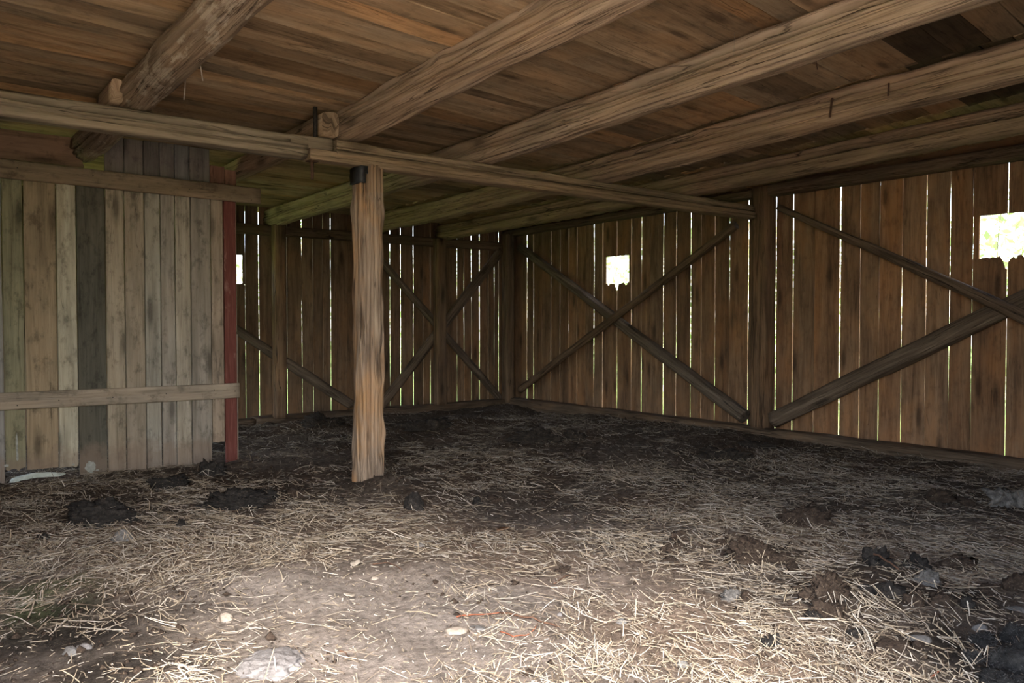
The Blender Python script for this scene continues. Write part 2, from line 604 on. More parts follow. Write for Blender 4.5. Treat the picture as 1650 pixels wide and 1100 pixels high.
# low swellings of trodden manure and earth
for a in ((490, 688, 160, .09), (700, 690, 130, .06), (870, 708, 140, .05), (925, 706, 90, .05), (1160, 730, 90, .05),
          (1215, 905, 130, .06), (1340, 975, 150, .06), (1440, 940, 130, .05), (1520, 980, 110, .04), (1090, 880, 70, .04),
          (620, 790, 90, .06), (390, 810, 120, .03), (700, 920, 160, .03), (430, 935, 180, .03), (1500, 800, 120, .04),
          (300, 780, 120, .03), (1290, 845, 110, .03), (1060, 745, 120, .05), (760, 680, 100, .05), (640, 668, 120, .06)):
    lump_px(*a)


def ground_at(px, py):
    """Point where the pixel's ray meets the uneven floor."""
    z = 0.0
    for _ in range(8):
        p = onZ(px, py, z)
        z = float(floor_h(np.array([p.x]), np.array([p.y]))[0])
    return onZ(px, py, z)


def gaus(x, y, lst):
    """Largest of a list of soft spots given as (px, py, radius in metres, strength)."""
    r = np.zeros_like(x)
    for (px, py, rad, st) in lst:
        p = onZ(px, py, 0.0)
        r = np.maximum(r, st * np.exp(-(((x - p.x) ** 2 + (y - p.y) ** 2) / rad ** 2)))
    return r


BARE = [(560, 960, .34, 1), (700, 1000, .34, 1), (450, 950, .30, .9), (620, 1070, .26, .9), (520, 1050, .22, .9), (800, 1060, .2, .7),
        (850, 960, .3, .6), (430, 745, .6, .9), (980, 940, .25, .55), (780, 820, .35, .5), (1100, 700, .5, .5), (900, 840, .3, .5)]
DARKSOIL = [(140, 1020, .26, 1.2), (110, 985, .2, 1), (190, 1075, .24, 1.1), (20, 1040, .25, .9), (230, 1030, .14, .8), (300, 985, .12, .5), (170, 835, .3, .8), (390, 805, .4, .6),
            (1330, 960, .3, 1), (1230, 895, .28, .8), (1440, 950, .35, .9), (1600, 1050, .38, 1.1), (1540, 970, .3, .9), (1560, 800, .5, .5),
            (1290, 835, .3, .4), (1090, 880, .25, .5), (1180, 960, .15, .4), (600, 785, .3, .5), (60, 1080, .15, .4)]
MOSS = [(60, 960, .22, 1), (15, 985, .2, 1), (100, 945, .18, .8)]


def project(x, y, z):
    v = np.stack([x, y, z - CZ], 0)
    R = np.array(ROT.transposed())
    c = R @ v.reshape(3, -1)
    d = -c[2]
    d = np.where(d > 0.05, d, np.nan)
    return W / 2 + F * c[0] / d, H / 2 - F * c[1] / d


def make_floor():
    xs = np.concatenate([np.arange(-0.75, 4.6, 0.03), np.arange(4.6, 7.2, 0.05)])
    ys = np.concatenate([np.arange(-1.2, 0.5, 0.10), np.arange(0.5, 5.0, 0.03), np.arange(5.0, 9.15, 0.045)])
    X, Y = np.meshgrid(xs, ys)
    Z = floor_h(X, Y)
    nx, ny = len(xs), len(ys)
    co = np.stack([X, Y, Z], -1).reshape(-1, 3)
    a = (np.arange(ny - 1)[:, None] * nx + np.arange(nx - 1)[None, :]).ravel()
    quads = np.stack([a, a + 1, a + nx + 1, a + nx], 1)
    me = bpy.data.meshes.new('floor')
    me.vertices.add(len(co))
    me.vertices.foreach_set('co', co.astype(np.float32).ravel())
    me.loops.add(quads.size)
    me.loops.foreach_set('vertex_index', quads.astype(np.int32).ravel())
    me.polygons.add(len(quads))
    me.polygons.foreach_set('loop_start', np.arange(0, quads.size, 4, dtype=np.int32))
    me.update(calc_edges=True)
    me.polygons.foreach_set('use_smooth', np.ones(len(quads), dtype=bool))
    x, y = X.ravel(), Y.ravel()
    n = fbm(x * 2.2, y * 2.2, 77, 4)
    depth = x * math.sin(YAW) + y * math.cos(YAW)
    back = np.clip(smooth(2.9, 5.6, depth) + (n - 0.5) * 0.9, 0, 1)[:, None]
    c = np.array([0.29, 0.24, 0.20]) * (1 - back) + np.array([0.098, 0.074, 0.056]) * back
    brown = smooth(0.45, 0.7, fbm(x * 1.3 + 9, y * 1.3, 91, 3))[:, None] * 0.55
    c = c * (1 - brown) + c * np.array([0.9, 0.72, 0.58]) * brown
    bare = gaus(x, y, BARE)[:, None]
    c = c * (1 - 0.6 * bare) + np.array([0.43, 0.375, 0.335]) * 0.6 * bare * (1 - 0.6 * back) + c * 0.6 * bare * 0.6 * back
    ds = np.clip(gaus(x, y, DARKSOIL) * (0.6 + 0.9 * fbm(x * 6, y * 6, 5, 3)), 0, 1)[:, None]
    c = c * (1 - 0.9 * ds) + np.array([0.03, 0.025, 0.021]) * 0.9 * ds
    ms = np.clip(gaus(x, y, MOSS) * smooth(0.35, 0.6, fbm(x * 7, y * 7, 15, 3)) * 1.2, 0, 1)[:, None]
    c = c * (1 - 0.5 * ms) + np.array([0.10, 0.15, 0.04]) * 0.5 * ms
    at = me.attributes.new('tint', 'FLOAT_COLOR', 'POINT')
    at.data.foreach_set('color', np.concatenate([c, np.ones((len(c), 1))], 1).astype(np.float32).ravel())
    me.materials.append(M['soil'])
    o = bpy.data.objects.new('floor', me)
    COL.objects.link(o)
    tag(o, kind='structure', label='earth floor of trodden soil and manure', cat='floor')


make_floor()

# ------------------------------------------------------------------ straw
CLODS = []      # (x, y, rx, ry, h) filled before the straw is strewn


def make_straw():
    N0 = 420000
    x = RNG.uniform(-0.6, 6.9, N0)
    y = RNG.uniform(0.35, 8.75, N0)
    px, py = project(x, y, floor_h(x, y))
    ok = (px > -60) & (px < W + 60) & (py < H + 70)
    x, y = x[ok], y[ok]
    depth = x * math.sin(YAW) + y * math.cos(YAW)
    n = fbm(x * 1.7, y * 1.7, 41, 4)
    n2 = fbm(x * 5, y * 5, 43, 3)
    den = 0.10 + 1.2 * smooth(0.38, 0.72, n * 0.6 + n2 * 0.4)
    dense = gaus(x, y, [(1150, 800, .6, 1), (1330, 770, .7, .8), (1450, 870, .5, 1), (1100, 1050, .35, 1), (960, 1085, .3, .9), (480, 870, .4, .9),
                        (260, 860, .4, .9), (120, 900, .4, 1), (870, 900, .35, .8), (1400, 860, .4, .9), (1230, 1060, .35, 1), (640, 840, .3, .8),
                        (740, 880, .3, .8), (1000, 880, .35, .9), (1180, 990, .3, .7), (60, 800, .5, .9), (300, 1000, .3, .6), (1620, 905, .3, 1),
                        (820, 760, .5, .6), (1040, 780, .5, .8), (560, 830, .3, .7), (1430, 1050, .3, .6), (60, 1000, .3, .6), (950, 1000, .3, .5)])
    bare = gaus(x, y, BARE)
    ds = gaus(x, y, DARKSOIL)
    den = np.clip(den * (0.36 + 0.5 * n2) + dense * 0.8 * n2 * 1.5, 0, 1.2) * (1 - 0.74 * bare) * (1 - 0.55 * ds)
    den = den * (1 - 0.45 * smooth(5.4, 7.4, depth))
    for (lx, ly, rx, ry, h) in CLODS:
        q = ((x - lx) / rx) ** 2 + ((y - ly) / ry) ** 2
        den = np.where(q < 1.0, den * 0.07, den)
    fall = np.clip(0.75 - 0.05 * depth, 0.36, 0.75)
    keep = RNG.random(len(x)) < den * fall
    # posts, sills and partition keep clear
    keep &= ~((abs(x - 2.5) < 0.11) & (abs(y - YG) < 0.11))
    keep &= ~((y > YP - 0.02) & (y < YP + 0.08) & (x < 2.12))
    keep &= ~(x > 6.72) & ~(y > 8.62)
    # short chaff lies nearly everywhere
    cden = 0.20 * np.clip(1.15 - 0.17 * depth, 0.10, 1) * (1 - .5 * ds)
    chf = ~keep & (RNG.random(len(x)) < cden)
    chf &= ~((abs(x - 2.5) < 0.11) & (abs(y - YG) < 0.11)) & ~((y > YP - 0.02) & (y < YP + 0.08) & (x < 2.12)) & (x < 6.72) & (y < 8.62)
    for (lx, ly, rx, ry, h) in CLODS:
        chf &= ((x - lx) / rx) ** 2 + ((y - ly) / ry) ** 2 > .9
    sel = keep | chf
    chaff = chf[sel]
    x, y, depth = x[sel], y[sel], depth[sel]
    K = len(x)
    print('straw stalks', K)
    ang = RNG.uniform(0, math.pi * 2, K)
    flow = fbm(x * 1.1, y * 1.1, 61, 3) * 7.0
    ang = np.where(RNG.random(K) < 0.45, flow * 0.5 + RNG.normal(0, 0.6, K), ang)
    ln = np.clip(RNG.lognormal(math.log(0.047), 0.62, K), 0.012, 0.19)
    ln = np.where(chaff, RNG.uniform(0.005, 0.022, K), ln)
    wd = RNG.uniform(0.0007, 0.0020, K) * (0.7 + 0.6 * RNG.random(K))
    dx, dy = np.cos(ang), np.sin(ang)
    bend = RNG.normal(0, 0.07, K) * ln
    tilt = np.abs(RNG.normal(0, 0.10, K)) + (RNG.random(K) < 0.03) * (ln < .09) * RNG.uniform(0.1, 0.6, K)
    lift = np.where(chaff, 0, RNG.random(K) ** 2 * 0.018)
    kink = (RNG.random(K) < 0.15) * RNG.normal(0, 0.3, K) * ln
    P = []
    for s in (-0.5, 0.0, 0.5):
        qx = x + dx * ln * s - dy * bend * (1 - 4 * s * s) * 0.5
        qy = y + dy * ln * s + dx * bend * (1 - 4 * s * s) * 0.5
        qz = floor_h(qx, qy) + 0.002 + lift + np.maximum(0, (s + 0.5)) * ln * tilt + (s == 0) * np.abs(kink) * 0.2
        for (lx, ly, rx, ry, h) in CLODS:
            q = ((qx - lx) / rx) ** 2 + ((qy - ly) / ry) ** 2
            qz = qz + np.where(q < 1, h * np.sqrt(np.clip(1 - q, 0, 1)) * 0.95, 0)
        P.append(np.stack([qx, qy, qz], 1))
    P = np.stack(P, 1)                                  # K,3,3
    side = np.stack([-dy, dx, np.zeros(K)], 1)[:, None, :]
    upv = np.zeros((K, 1, 3))
    upv[:, 0, 2] = 1
    w = wd[:, None, None]
    flat = RNG.uniform(0.35, 1.0, K)[:, None, None]
    A = P + side * w
    B = P + upv * w * 1.3 * flat
    C = P - side * w
    V = np.stack([A, B, C], 2).reshape(-1, 3)           # K*9
    base = (np.arange(K) * 9)[:, None]
    q = []
    for r in (0, 3):
        q.append(np.concatenate([base + r, base + r + 1, base + r + 4, base + r + 3], 1))
        q.append(np.concatenate([base + r + 1, base + r + 2, base + r + 5, base + r + 4], 1))
    Q = np.stack(q, 1).reshape(-1, 4)
    me = bpy.data.meshes.new('straw')
    me.vertices.add(len(V))
    me.vertices.foreach_set('co', V.astype(np.float32).ravel())
    me.loops.add(Q.size)
    me.loops.foreach_set('vertex_index', Q.astype(np.int32).ravel())
    me.polygons.add(len(Q))
    me.polygons.foreach_set('loop_start', np.arange(0, Q.size, 4, dtype=np.int32))
    me.update(calc_edges=True)
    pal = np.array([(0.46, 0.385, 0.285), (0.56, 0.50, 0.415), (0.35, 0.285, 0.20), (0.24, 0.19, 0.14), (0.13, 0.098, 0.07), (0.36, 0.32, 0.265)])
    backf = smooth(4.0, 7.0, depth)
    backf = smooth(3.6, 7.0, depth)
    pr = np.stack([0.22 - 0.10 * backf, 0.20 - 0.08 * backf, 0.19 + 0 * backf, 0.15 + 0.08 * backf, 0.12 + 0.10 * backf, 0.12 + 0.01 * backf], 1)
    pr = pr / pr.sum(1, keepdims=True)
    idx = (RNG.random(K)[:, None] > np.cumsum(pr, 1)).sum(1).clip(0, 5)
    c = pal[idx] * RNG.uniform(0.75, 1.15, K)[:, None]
    c = np.clip(c, 0, 0.85)
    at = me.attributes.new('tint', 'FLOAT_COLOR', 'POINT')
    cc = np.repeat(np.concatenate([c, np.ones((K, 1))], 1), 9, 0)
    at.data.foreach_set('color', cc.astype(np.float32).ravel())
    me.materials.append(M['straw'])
    o = bpy.data.objects.new('straw_litter', me)
    COL.objects.link(o)
    tag(o, 'loose pale and brown straw strewn over the earth floor', 'straw', kind='stuff')


# ------------------------------------------------------------------ roof
def roof_z(Y):
    return 2.455 - 0.037 * (Y - YG) if Y < YG else 2.455 - 0.016 * (Y - YG)


BEAM_X = [1.12, 2.34, 3.46, 4.61, 5.75]


def make_ceiling():
    mb = MB()
    bays = [-0.85, 0.0, 1.12, 2.34, 3.46, 4.61, 5.75, 7.15]
    for b in range(len(bays) - 1):
        x0, x1 = bays[b], bays[b + 1]
        xm = (x0 + x1) / 2
        Y = -0.75 + random.uniform(0, 0.1)
        skew = 0.105
        while Y < 9.1:
            w = random.uniform(0.11, 0.19) if b < 4 and Y > 1.6 else random.uniform(0.16, 0.25)
            tint = rt(1.0, 0.30, 0.05)
            if random.random() < 0.12:
                tint = rt(0.62, 0.1, 0.02)
            if random.random() < 0.15:
                tint = (tint[0] * 1.08, tint[1] * 0.98, tint[2] * 0.86)
            if b == 4 and 1.72 < Y + w / 2 < 2.05:
                tint = (0.19, 0.185, 0.18)
            if b == 5 and 1.75 < Y + w / 2 < 2.2:
                tint = (0.22, 0.215, 0.21)
            sk = skew * (1.0 if Y < 4.5 else 0.6)
            yc = Y + w / 2 + 0.0
            zc = roof_z(yc) + .006 + random.uniform(0, .006)
            slope = -0.037 if yc < YG else -0.016
            Ld = Vector((x1 - x0, (x1 - x0) * sk, (x1 - x0) * sk * slope))
            O = Vector((x0, yc - (x1 - x0) * sk / 2, zc + 0.028 - (x1 - x0) * sk / 2 * slope))
            Wd = Vector((-sk, 1, slope - random.uniform(.07, .12)))
            N = Ld.normalized().cross(Wd.normalized())
            if N.z > 0:
                N = -N
            board(mb, O, Ld, Wd, N, Ld.length, w - random.uniform(0.006, 0.014), 0.026, tint, seg=0.15, wob=0.004, cols=4, warp=0.006, wavy=0.006)
            Y += w
    o = mb.build('ceiling', M['roof'])
    tag(o, kind='structure', label='low plank ceiling of brown weathered roof boards', cat='ceiling')
    # dark sheet added over the boards to block light through the seams
    mf = MB()
    ys = [-0.8, YG, 9.3]
    lo = [[Vector((x, y, roof_z(y) + 0.075)) for x in (-0.95, 7.3)] for y in ys]
    for i in range(2):
        k = len(mf.v)
        for r in (lo[i], lo[i + 1]):
            for p in r:
                mf.v.append(p)
                mf.v.append(p + Vector((0, 0, 0.03)))
        a = [k + n for n in range(8)]       # 0:l0 1:l0t 2:r0 3:r0t 4:l1 5:l1t 6:r1 7:r1t
        for q in ((0, 2, 6, 4), (1, 5, 7, 3), (0, 1, 3, 2), (4, 6, 7, 5), (0, 4, 5, 1), (2, 3, 7, 6)):
            mf.face(tuple(a[n] for n in q), ((0, 0), (4, 0), (4, 4), (0, 4)), (1, 1, 1))
    f = mf.build('roof_light_block', M['light_block'], o)


make_ceiling()


# ------------------------------------------------------------------ roof beams, girders, posts
def thing_mesh(mb, name, mat, label, cat, group=None):
    o = mb.build(name, mat)
    return tag(o, label, cat, group, kind='thing')


BEAM_LABEL = [
    'round peeled log beam with flaking bark, over the plank partition',
    'hewn roof beam meeting the girder directly above the central post',
    'long hewn roof beam with a thin cobweb thread hanging from it',
    'hewn roof beam with dark knots and iron straps, second from the slatted wall',
    'hewn roof beam running closest along the slatted side wall',
]
# bottom height at the girder, slope towards the front, half width, half height, squareness
BEAM = [(2.255, -.042, .098, .100, 2.1), (2.275, -.042, .102, .100, 3.0), (2.25, -.038, .098, .100, 3.4), (2.232, -.034, .095, .100, 3.2), (2.24, -.026, .090, .095, 4.0)]
for i, x in enumerate(BEAM_X):
    zb, sl, rx, rz, sq = BEAM[i]
    mb = MB()
    yend = YB - 0.02 if i else YP + 0.08
    zf = zb + rz + sl * (-0.7 - YG)
    zr = zb + rz - 0.018 * (yend - YG)
    pts = [(x, -0.7, zf), (x, YG, zb + rz), (x, yend, zr)]
    if i == 1:
        x = 2.385
        pts = [(x, -0.7, zf), (x, 4.93, zb + rz)]
    cr = [[(-160, .035, .08, .1), (-135, .02, .06, .2)], [(150, .075, .10, .12), (-140, .035, .07, .2), (-165, .03, .06, .1)],
          [(158, .085, .11, .10), (176, .045, .08, .15), (-120, .03, .07, .15), (-165, .025, .06, .2)],
          [(150, .075, .10, .1), (-150, .03, .07, .2), (178, .025, .06, .2)], [(174, .08, .11, .06), (150, .03, .07, .1)]][i]
    kn = [[(3.4, -120, .07, .02), (4.6, -150, .06, .015)], [(3.3, 190, .07, .022), (2.6, -140, .06, .02), (4.2, 170, .06, .018)],
          [(5.2, 190, .05, .01), (3.0, -150, .05, .012)], [(3.2, 185, .06, .018), (4.6, 195, .06, .018), (2.6, 175, .05, .012), (5.4, 180, .05, .012)],
          [(3.8, 190, .05, .008)]][i]
    log(mb, pts, rx, rz, sq, seed=i * 13 + 5, nz=[.014, .016, .011, .013, .008][i], bend=[.03, .02, .012, .02, .008][i],
        M_=150, step=0.045, cracks=cr, knots=kn, tint=[(1.0, 1.0, 1.0), (1.02, 1.0, .98), (1, 1, 1), (.95, .9, .85), (.85, .8, .72)][i], twist=[.12, .03, 0, .02, 0][i], edge=.01)
    thing_mesh(mb, 'roof_beam', M['beam' if i else 'log'], BEAM_LABEL[i], 'beam', 'roof beams under the plank ceiling')

# the rear length of the second beam lies beside the front length on the girder
mb = MB()
log(mb, [(2.225, 4.69, 2.352), (2.27, YB - .02, 2.275)], .058, .075, 5, seed=91, nz=.006, M_=40, tint=(.92, .88, .82), cracks=((160, .01, .05, .1),))
thing_mesh(mb, 'roof_beam', M['beam'], 'squared roof beam starting at the girder splice and running back past the partition', 'beam', 'roof beams under the plank ceiling')

# wedge-shaped timber between the round log beam and the girder
mb = MB()
log(mb, [(.99, 4.70, 2.345), (.99, 5.1, 2.34)], .028, .062, 6, seed=92, nz=.003, M_=24, tint=(1.1, 1.05, 1.0))
thing_mesh(mb, 'packing_block', M['beam'], 'short pale block beside the round log beam on top of the girder', 'timber')

# girders: two timbers joined in a scarf over the post
GZ0, GZ1, GH = 2.118, 2.25, .068


def girder_piece(mb, x0, x1, z0a, z1a, z0b, z1b, y, hw, seed, sq=6, cracks=(), tint=(1, 1, 1), knots=(), bend=.006, nz=.006):
    """timber from x0 to x1 with bottom and top heights at each end"""
    pts = [(x0, y, (z0a + z1a) / 2), (x1, y, (z0b + z1b) / 2)]
    log(mb, pts, hw, (z1a - z0a) / 2, sq, seed=seed, nz=nz, bend=bend, M_=150, step=0.045, cracks=cracks, tint=tint, knots=knots, edge=.008)


e1 = onY(536, 240, YG - GH)      # end of the left girder's upper tongue
e0 = onY(499, 250, YG - GH)      # start of the right girder's lower tongue
mb = MB()
girder_piece(mb, XL, e0.x - .01, 2.118, 2.25, 2.112, 2.25, YG, GH, 31, cracks=((22, .07, .10, .12), (-14, .025, .07, .15)), tint=(.84, .86, .84), knots=((4.0, 10, .05, .008),))
girder_piece(mb, e0.x - .12, e1.x, 2.172, 2.25, 2.178, 2.255, YG, GH * .98, 31, tint=(.84, .86, .84), bend=0, nz=.003)
thing_mesh(mb, 'girder', M['girder'], 'greyish girder running from over the partition to the splice at the central post', 'beam', 'girders carrying the roof beams')
mb = MB()
girder_piece(mb, e0.x + .005, 6.70, 2.108, 2.178, 2.112, 2.176, YG - .004, GH, 37, cracks=((-10, .012, .06, .1),), tint=(1.08, .98, .86), knots=((.75, 0, .05, .012), (1.3, -6, .05, .012)), bend=0, nz=.007)
girder_piece(mb, e1.x + .03, 6.69, 2.150, 2.252, 2.140, 2.236, YG, GH * .96, 39, cracks=((-14, .065, .10, .12), (10, .03, .07, .1)), tint=(1.0, .95, .85), bend=0, nz=.009)
thing_mesh(mb, 'girder', M['girder'], 'long brown cracked girder from the central post to the slatted wall post', 'beam', 'girders carrying the roof beams')

# iron straps and bolts at the splice
p = onY(510, 200, YG - .02)
mb = MB()
log(mb, [(p.x, YG, 2.24), (p.x, YG, 2.45)], .012, .012, 8, seed=3, nz=.001, M_=12, up=(0, 1, 0))
thing_mesh(mb, 'iron_strap', M['iron'], 'dark upright iron strap standing on the girder beside the splice', 'strap')
p = onY(503, 262, YG - .03)
mb = MB()
tube(mb, [(p.x, YG - .03, 2.115), (p.x, YG - .03, 2.06), (p.x, YG - .03, 1.99)], .012, .008, 10, nz=.002)
log(mb, [(p.x - .03, YG - .03, 2.102), (p.x + .03, YG - .03, 2.102)], .028, .006, 5, seed=8, M_=16)
thing_mesh(mb, 'hanging_bolt', M['rust'], 'rusty bolt sticking down below the girder splice', 'bolt')

# central post
mb = MB()
log(mb, [(2.50, YG, -.25), (2.50, YG, 1.0), (2.50, YG, 2.125)], .086, .080, 4.5, seed=51, nz=.012, bend=.008, M_=130, step=0.03, up=(0, 1, 0),
    cracks=((188, .035, .07, .10), (-62, .022, .05, .08), (-100, .020, .045, .06), (-118, .014, .04, .08), (165, .024, .06, .1), (-80, .012, .04, .05), (-132, .02, .05, .06)),
    knots=((.95, 250, .05, .012), (.6, 200, .05, .01)), edge=.03)
post = thing_mesh(mb, 'support_post', M['post'], 'thick weathered central post standing on the straw under the girder splice', 'post')
# black rubber sheet trapped on the post head
mb = MB()
for (ax, az, w, h) in ((-.088, 2.045, .05, .10), (-.082, 2.08, .07, .05)):
    s0 = 2.5 + ax
    rings, us = [], []
    for i in range(6):
        z = az - h / 2 + h * i / 5
        wob = .006 * noise.noise(Vector((i * .9, ax * 40, 3)))
        rings.append([Vector((s0 - .012 + wob, YG - .095, z)), Vector((s0 + w * .5 + wob, YG - .099, z)), Vector((s0 + w * .5, YG - .09, z)), Vector((s0 - .004, YG - .083, z)),
                      Vector((s0 - .004, YG + .05, z)), Vector((s0 - .014 + wob, YG + .05, z))])
        us.append(z)
    mb.sweep(rings, us, [0, .1, .2, .3, .4, .5, .6], (1, 1, 1), smooth=True)
thing_mesh(mb, 'rubber_scrap', M['rubber'], 'shiny black scrap wrapped around the head of the central post', 'scrap')

# ------------------------------------------------------------------ slatted walls
TH = 0.012
GAPK = 0.40


def wall_boards(mb, edges, fixed, axis, z0, z1, hole=None, tints=None, base=(1, 1, 1)):
    """edges: [(coordinate along the wall, real gap)] in order; axis 'Y' for the right wall (inner face X=fixed), 'X' for the back wall."""
    for i in range(len(edges) - 1):
        a, ga = edges[i]
        b, gb = edges[i + 1]
        lo, hi = min(a, b), max(a, b)
        glo, ghi = (ga, gb) if a < b else (gb, ga)
        lo += glo / 2
        hi -= ghi / 2
        if hi - lo < 0.01:
            continue
        t = rt(1.0, 0.20, 0.05)
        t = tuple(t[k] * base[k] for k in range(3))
        off = random.uniform(0, .006)
        spans = [(lo, hi, z0, z1, None, None)]
        if hole:
            h0, h1, hz0, hz1, v = hole
            if hi > h0 and lo < h1:
                spans = [(lo, hi, z0, hz0, None, 'r'), (lo, hi, hz1, z1, None, None)]
                if lo < h0 - 0.012:
                    spans.append((lo, h0, hz0 - .03, hz1 + .02, None, None))
                if hi > h1 + 0.012:
                    spans.append((h1, hi, hz0 - .03, hz1 + .02, None, None))
        for (l, h, za, zb, e0_, e1_) in spans:
            mid = (l + h) / 2
            e1f = None
            if e1_ == 'r':
                vpos = hole[4]
                rg = ragged(.034, 2.8)
                hw = (h - l) / 2

                def e1f(q, mid=mid, hw=hw, rg=rg, vpos=vpos):
                    c = mid + q * hw * sgn
                    d = rg(q) - .02
                    if vpos is not None:
                        d -= .11 * max(0, 1 - abs(c - vpos) / .028)
                    return d
            if axis == 'Y':
                O, Wd, N = (fixed + TH + off, mid, za), (0, -1, 0), (-1, 0, 0)
                sgn = -1
            else:
                O, Wd, N = (mid, fixed + TH + off, za), (1, 0, 0), (0, -1, 0)
                sgn = 1
            board(mb, O, (0, 0, 1), Wd, N, zb - za, h - l, TH, t, seg=.14, wob=.0022, cols=10 if e1_ else 4, end1=e1f, warp=.004)


R_PX = [(848.5, 1.2), (859, .9), (873, 0), (887, .8), (902, .8), (915.7, .2), (929, 1.0), (943, 0), (956, 1.2), (970.6, 2.0), (993.5, 1.2), (1017, 1.8), (1033, 1.0), (1047, 0),
        (1068, 2.2), (1089, 2.0), (1112, 1.2), (1129, .9), (1151, 1.0), (1174, .3), (1204.5, 2.4), (1226, 0), (1249, 2.0), (1276.5, 2.6), (1311, .2), (1352, 4.0), (1384.5, 1.5),
        (1415.4, .7), (1452, 1.5), (1490.7, 1.9), (1529, 1.4), (1565, .7), (1621, 2.8)]
edges = [(8.98, 0.0), (8.75, .004)]
for px, g in R_PX:
    p = onX(px, HZN, XR)
    d = ray(px, HZN)
    ratio = d.y / d.x
    depth = p.x / d.x
    pxm = depth / F / max(0.35, (ray(1, 0) - ray(0, 0)).length * F / 1.0)      # metres across the view per pixel
    along = pxm / max(0.2, d.x / math.hypot(d.x, d.y))
    edges.append((p.y, (GAPK * g * along + TH * ratio * .30) if g > 0 else TH * ratio * .12))
y = edges[-1][0] - .19
while y > YF - .1:
    edges.append((y, .008))
    y -= random.uniform(.15, .21)
ra = onX(1577, 413, XR)
rb = onX(1577, 348, XR)
holeR = (onX(1668, 380, XR).y, ra.y, ra.z, rb.z, onX(1621, 380, XR).y)
ca = onX(976, 455, XR)
cb = onX(976, 414, XR)
holeC = (onX(1013, 430, XR).y, ca.y, ca.z, cb.z, onX(994, 430, XR).y)
mb = MB()
split_i = next(i for i, e in enumerate(edges) if e[0] < 4.6)
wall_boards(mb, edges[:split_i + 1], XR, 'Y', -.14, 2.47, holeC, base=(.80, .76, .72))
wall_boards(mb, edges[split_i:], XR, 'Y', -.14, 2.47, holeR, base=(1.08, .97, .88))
board(mb, (XR + TH + .012, 9.0, 2.44), (0, -1, 0), (0, 0, 1), (-1, 0, 0), 4.3, .13, .012, (.7, .65, .6), seg=.3)  # level boards added to shut out light above the wall plate
board(mb, (XR + TH + .012, 4.7, 2.50), (0, -1, 0), (0, 0, 1), (-1, 0, 0), 5.3, .15, .012, (.7, .65, .6), seg=.3)
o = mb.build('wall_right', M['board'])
tag(o, kind='structure', label='slatted side wall of upright brown boards with light gaps', cat='wall')

B_PX = [(804, .9), (797, .4), (787, .8), (773, 1.8), (760, 1.0), (748, .9), (737, .9), (716, 0), (694, .7), (682, .5), (666.5, 1.4), (646, 1.9), (629, 1.5), (605, 0), (583, 0),
        (560, 0), (533.5, .7), (521, .4), (505, .7), (487, .6), (463, 1.0), (440.5, .9), (418, 2.0), (396, .8), (372, .3)]
edges = [(7.05, 0.0)]
for px, g in B_PX:
    p = onY(px, HZN, YB)
    d = ray(px, HZN)
    ratio = d.x / d.y
    along = (p.y / d.y) / F / (d.y / math.hypot(d.x, d.y)) * math.hypot(d.x, d.y)
    edges.append((p.x, (GAPK * g * along + TH * ratio * .30) if g > 0 else TH * ratio * .10))
x = edges[-1][0] - .2
while x > XL - .1:
    edges.append((x, .008))
    x -= random.uniform(.17, .23)
ba = onY(391, 454, YB)
bb = onY(391, 411, YB)
holeB = (onY(368, 430, YB).x, ba.x, ba.z, bb.z, None)
mb = MB()
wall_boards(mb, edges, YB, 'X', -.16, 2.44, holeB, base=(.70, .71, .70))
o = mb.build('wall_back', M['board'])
tag(o, kind='structure', label='slatted back wall of upright brown boards with light gaps', cat='wall')


# frame timbers of the slatted walls
def square_timber(name, p0, p1, hx, hz, seed, label, cat, mat='dark_timber', group=None, up=(0, 0, 1), tint=(1, 1, 1), nz=.006, sq=6, cracks=(), knots=(), bend=.006, step=.06):
    mb = MB()
    log(mb, [p0, p1], hx, hz, sq, seed=seed, nz=nz, bend=bend, M_=40, step=step, up=up, tint=tint, cracks=cracks, knots=knots, edge=.006)
    return thing_mesh(mb, name, M[mat], label, cat, group)


square_timber('sill_timber', (6.83, 8.84, -.05), (6.83, 2.2, -.045), .1, .095, 61, 'long squared sill timber lying under the slatted side wall', 'sill', nz=.012, cracks=((150, .01, .05, .1),))
square_timber('sill_timber', (6.83, 2.18, -.045), (6.83, YF, -.045), .1, .095, 62, 'squared sill timber under the side wall at the frame edge beyond the vent', 'sill', nz=.012)
square_timber('sill_timber', (6.74, 8.745, -.055), (3.2, 8.745, -.055), .095, .085, 63, 'squared sill timber under the back wall by the far corner', 'sill', nz=.014)
square_timber('sill_timber', (3.18, 8.745, -.065), (XL, 8.745, -.065), .095, .085, 64, 'earth-covered sill timber under the back wall behind the partition', 'sill', nz=.016)

square_timber('wall_plate', (6.86, 8.84, 2.322), (6.86, 4.76, 2.38), .075, .042, 65, 'dark wall plate above the boards between far corner and wall post', 'beam')
square_timber('wall_plate', (6.86, 4.74, 2.385), (6.86, YF, 2.412), .075, .056, 66, 'brown wall plate above the boards nearest the square vent hole', 'beam')
square_timber('wall_plate', (6.76, 8.78, 2.135), (XL, 8.78, 2.135), .055, .055, 67, 'dark rail timber running along the top of the back wall', 'beam', nz=.01)

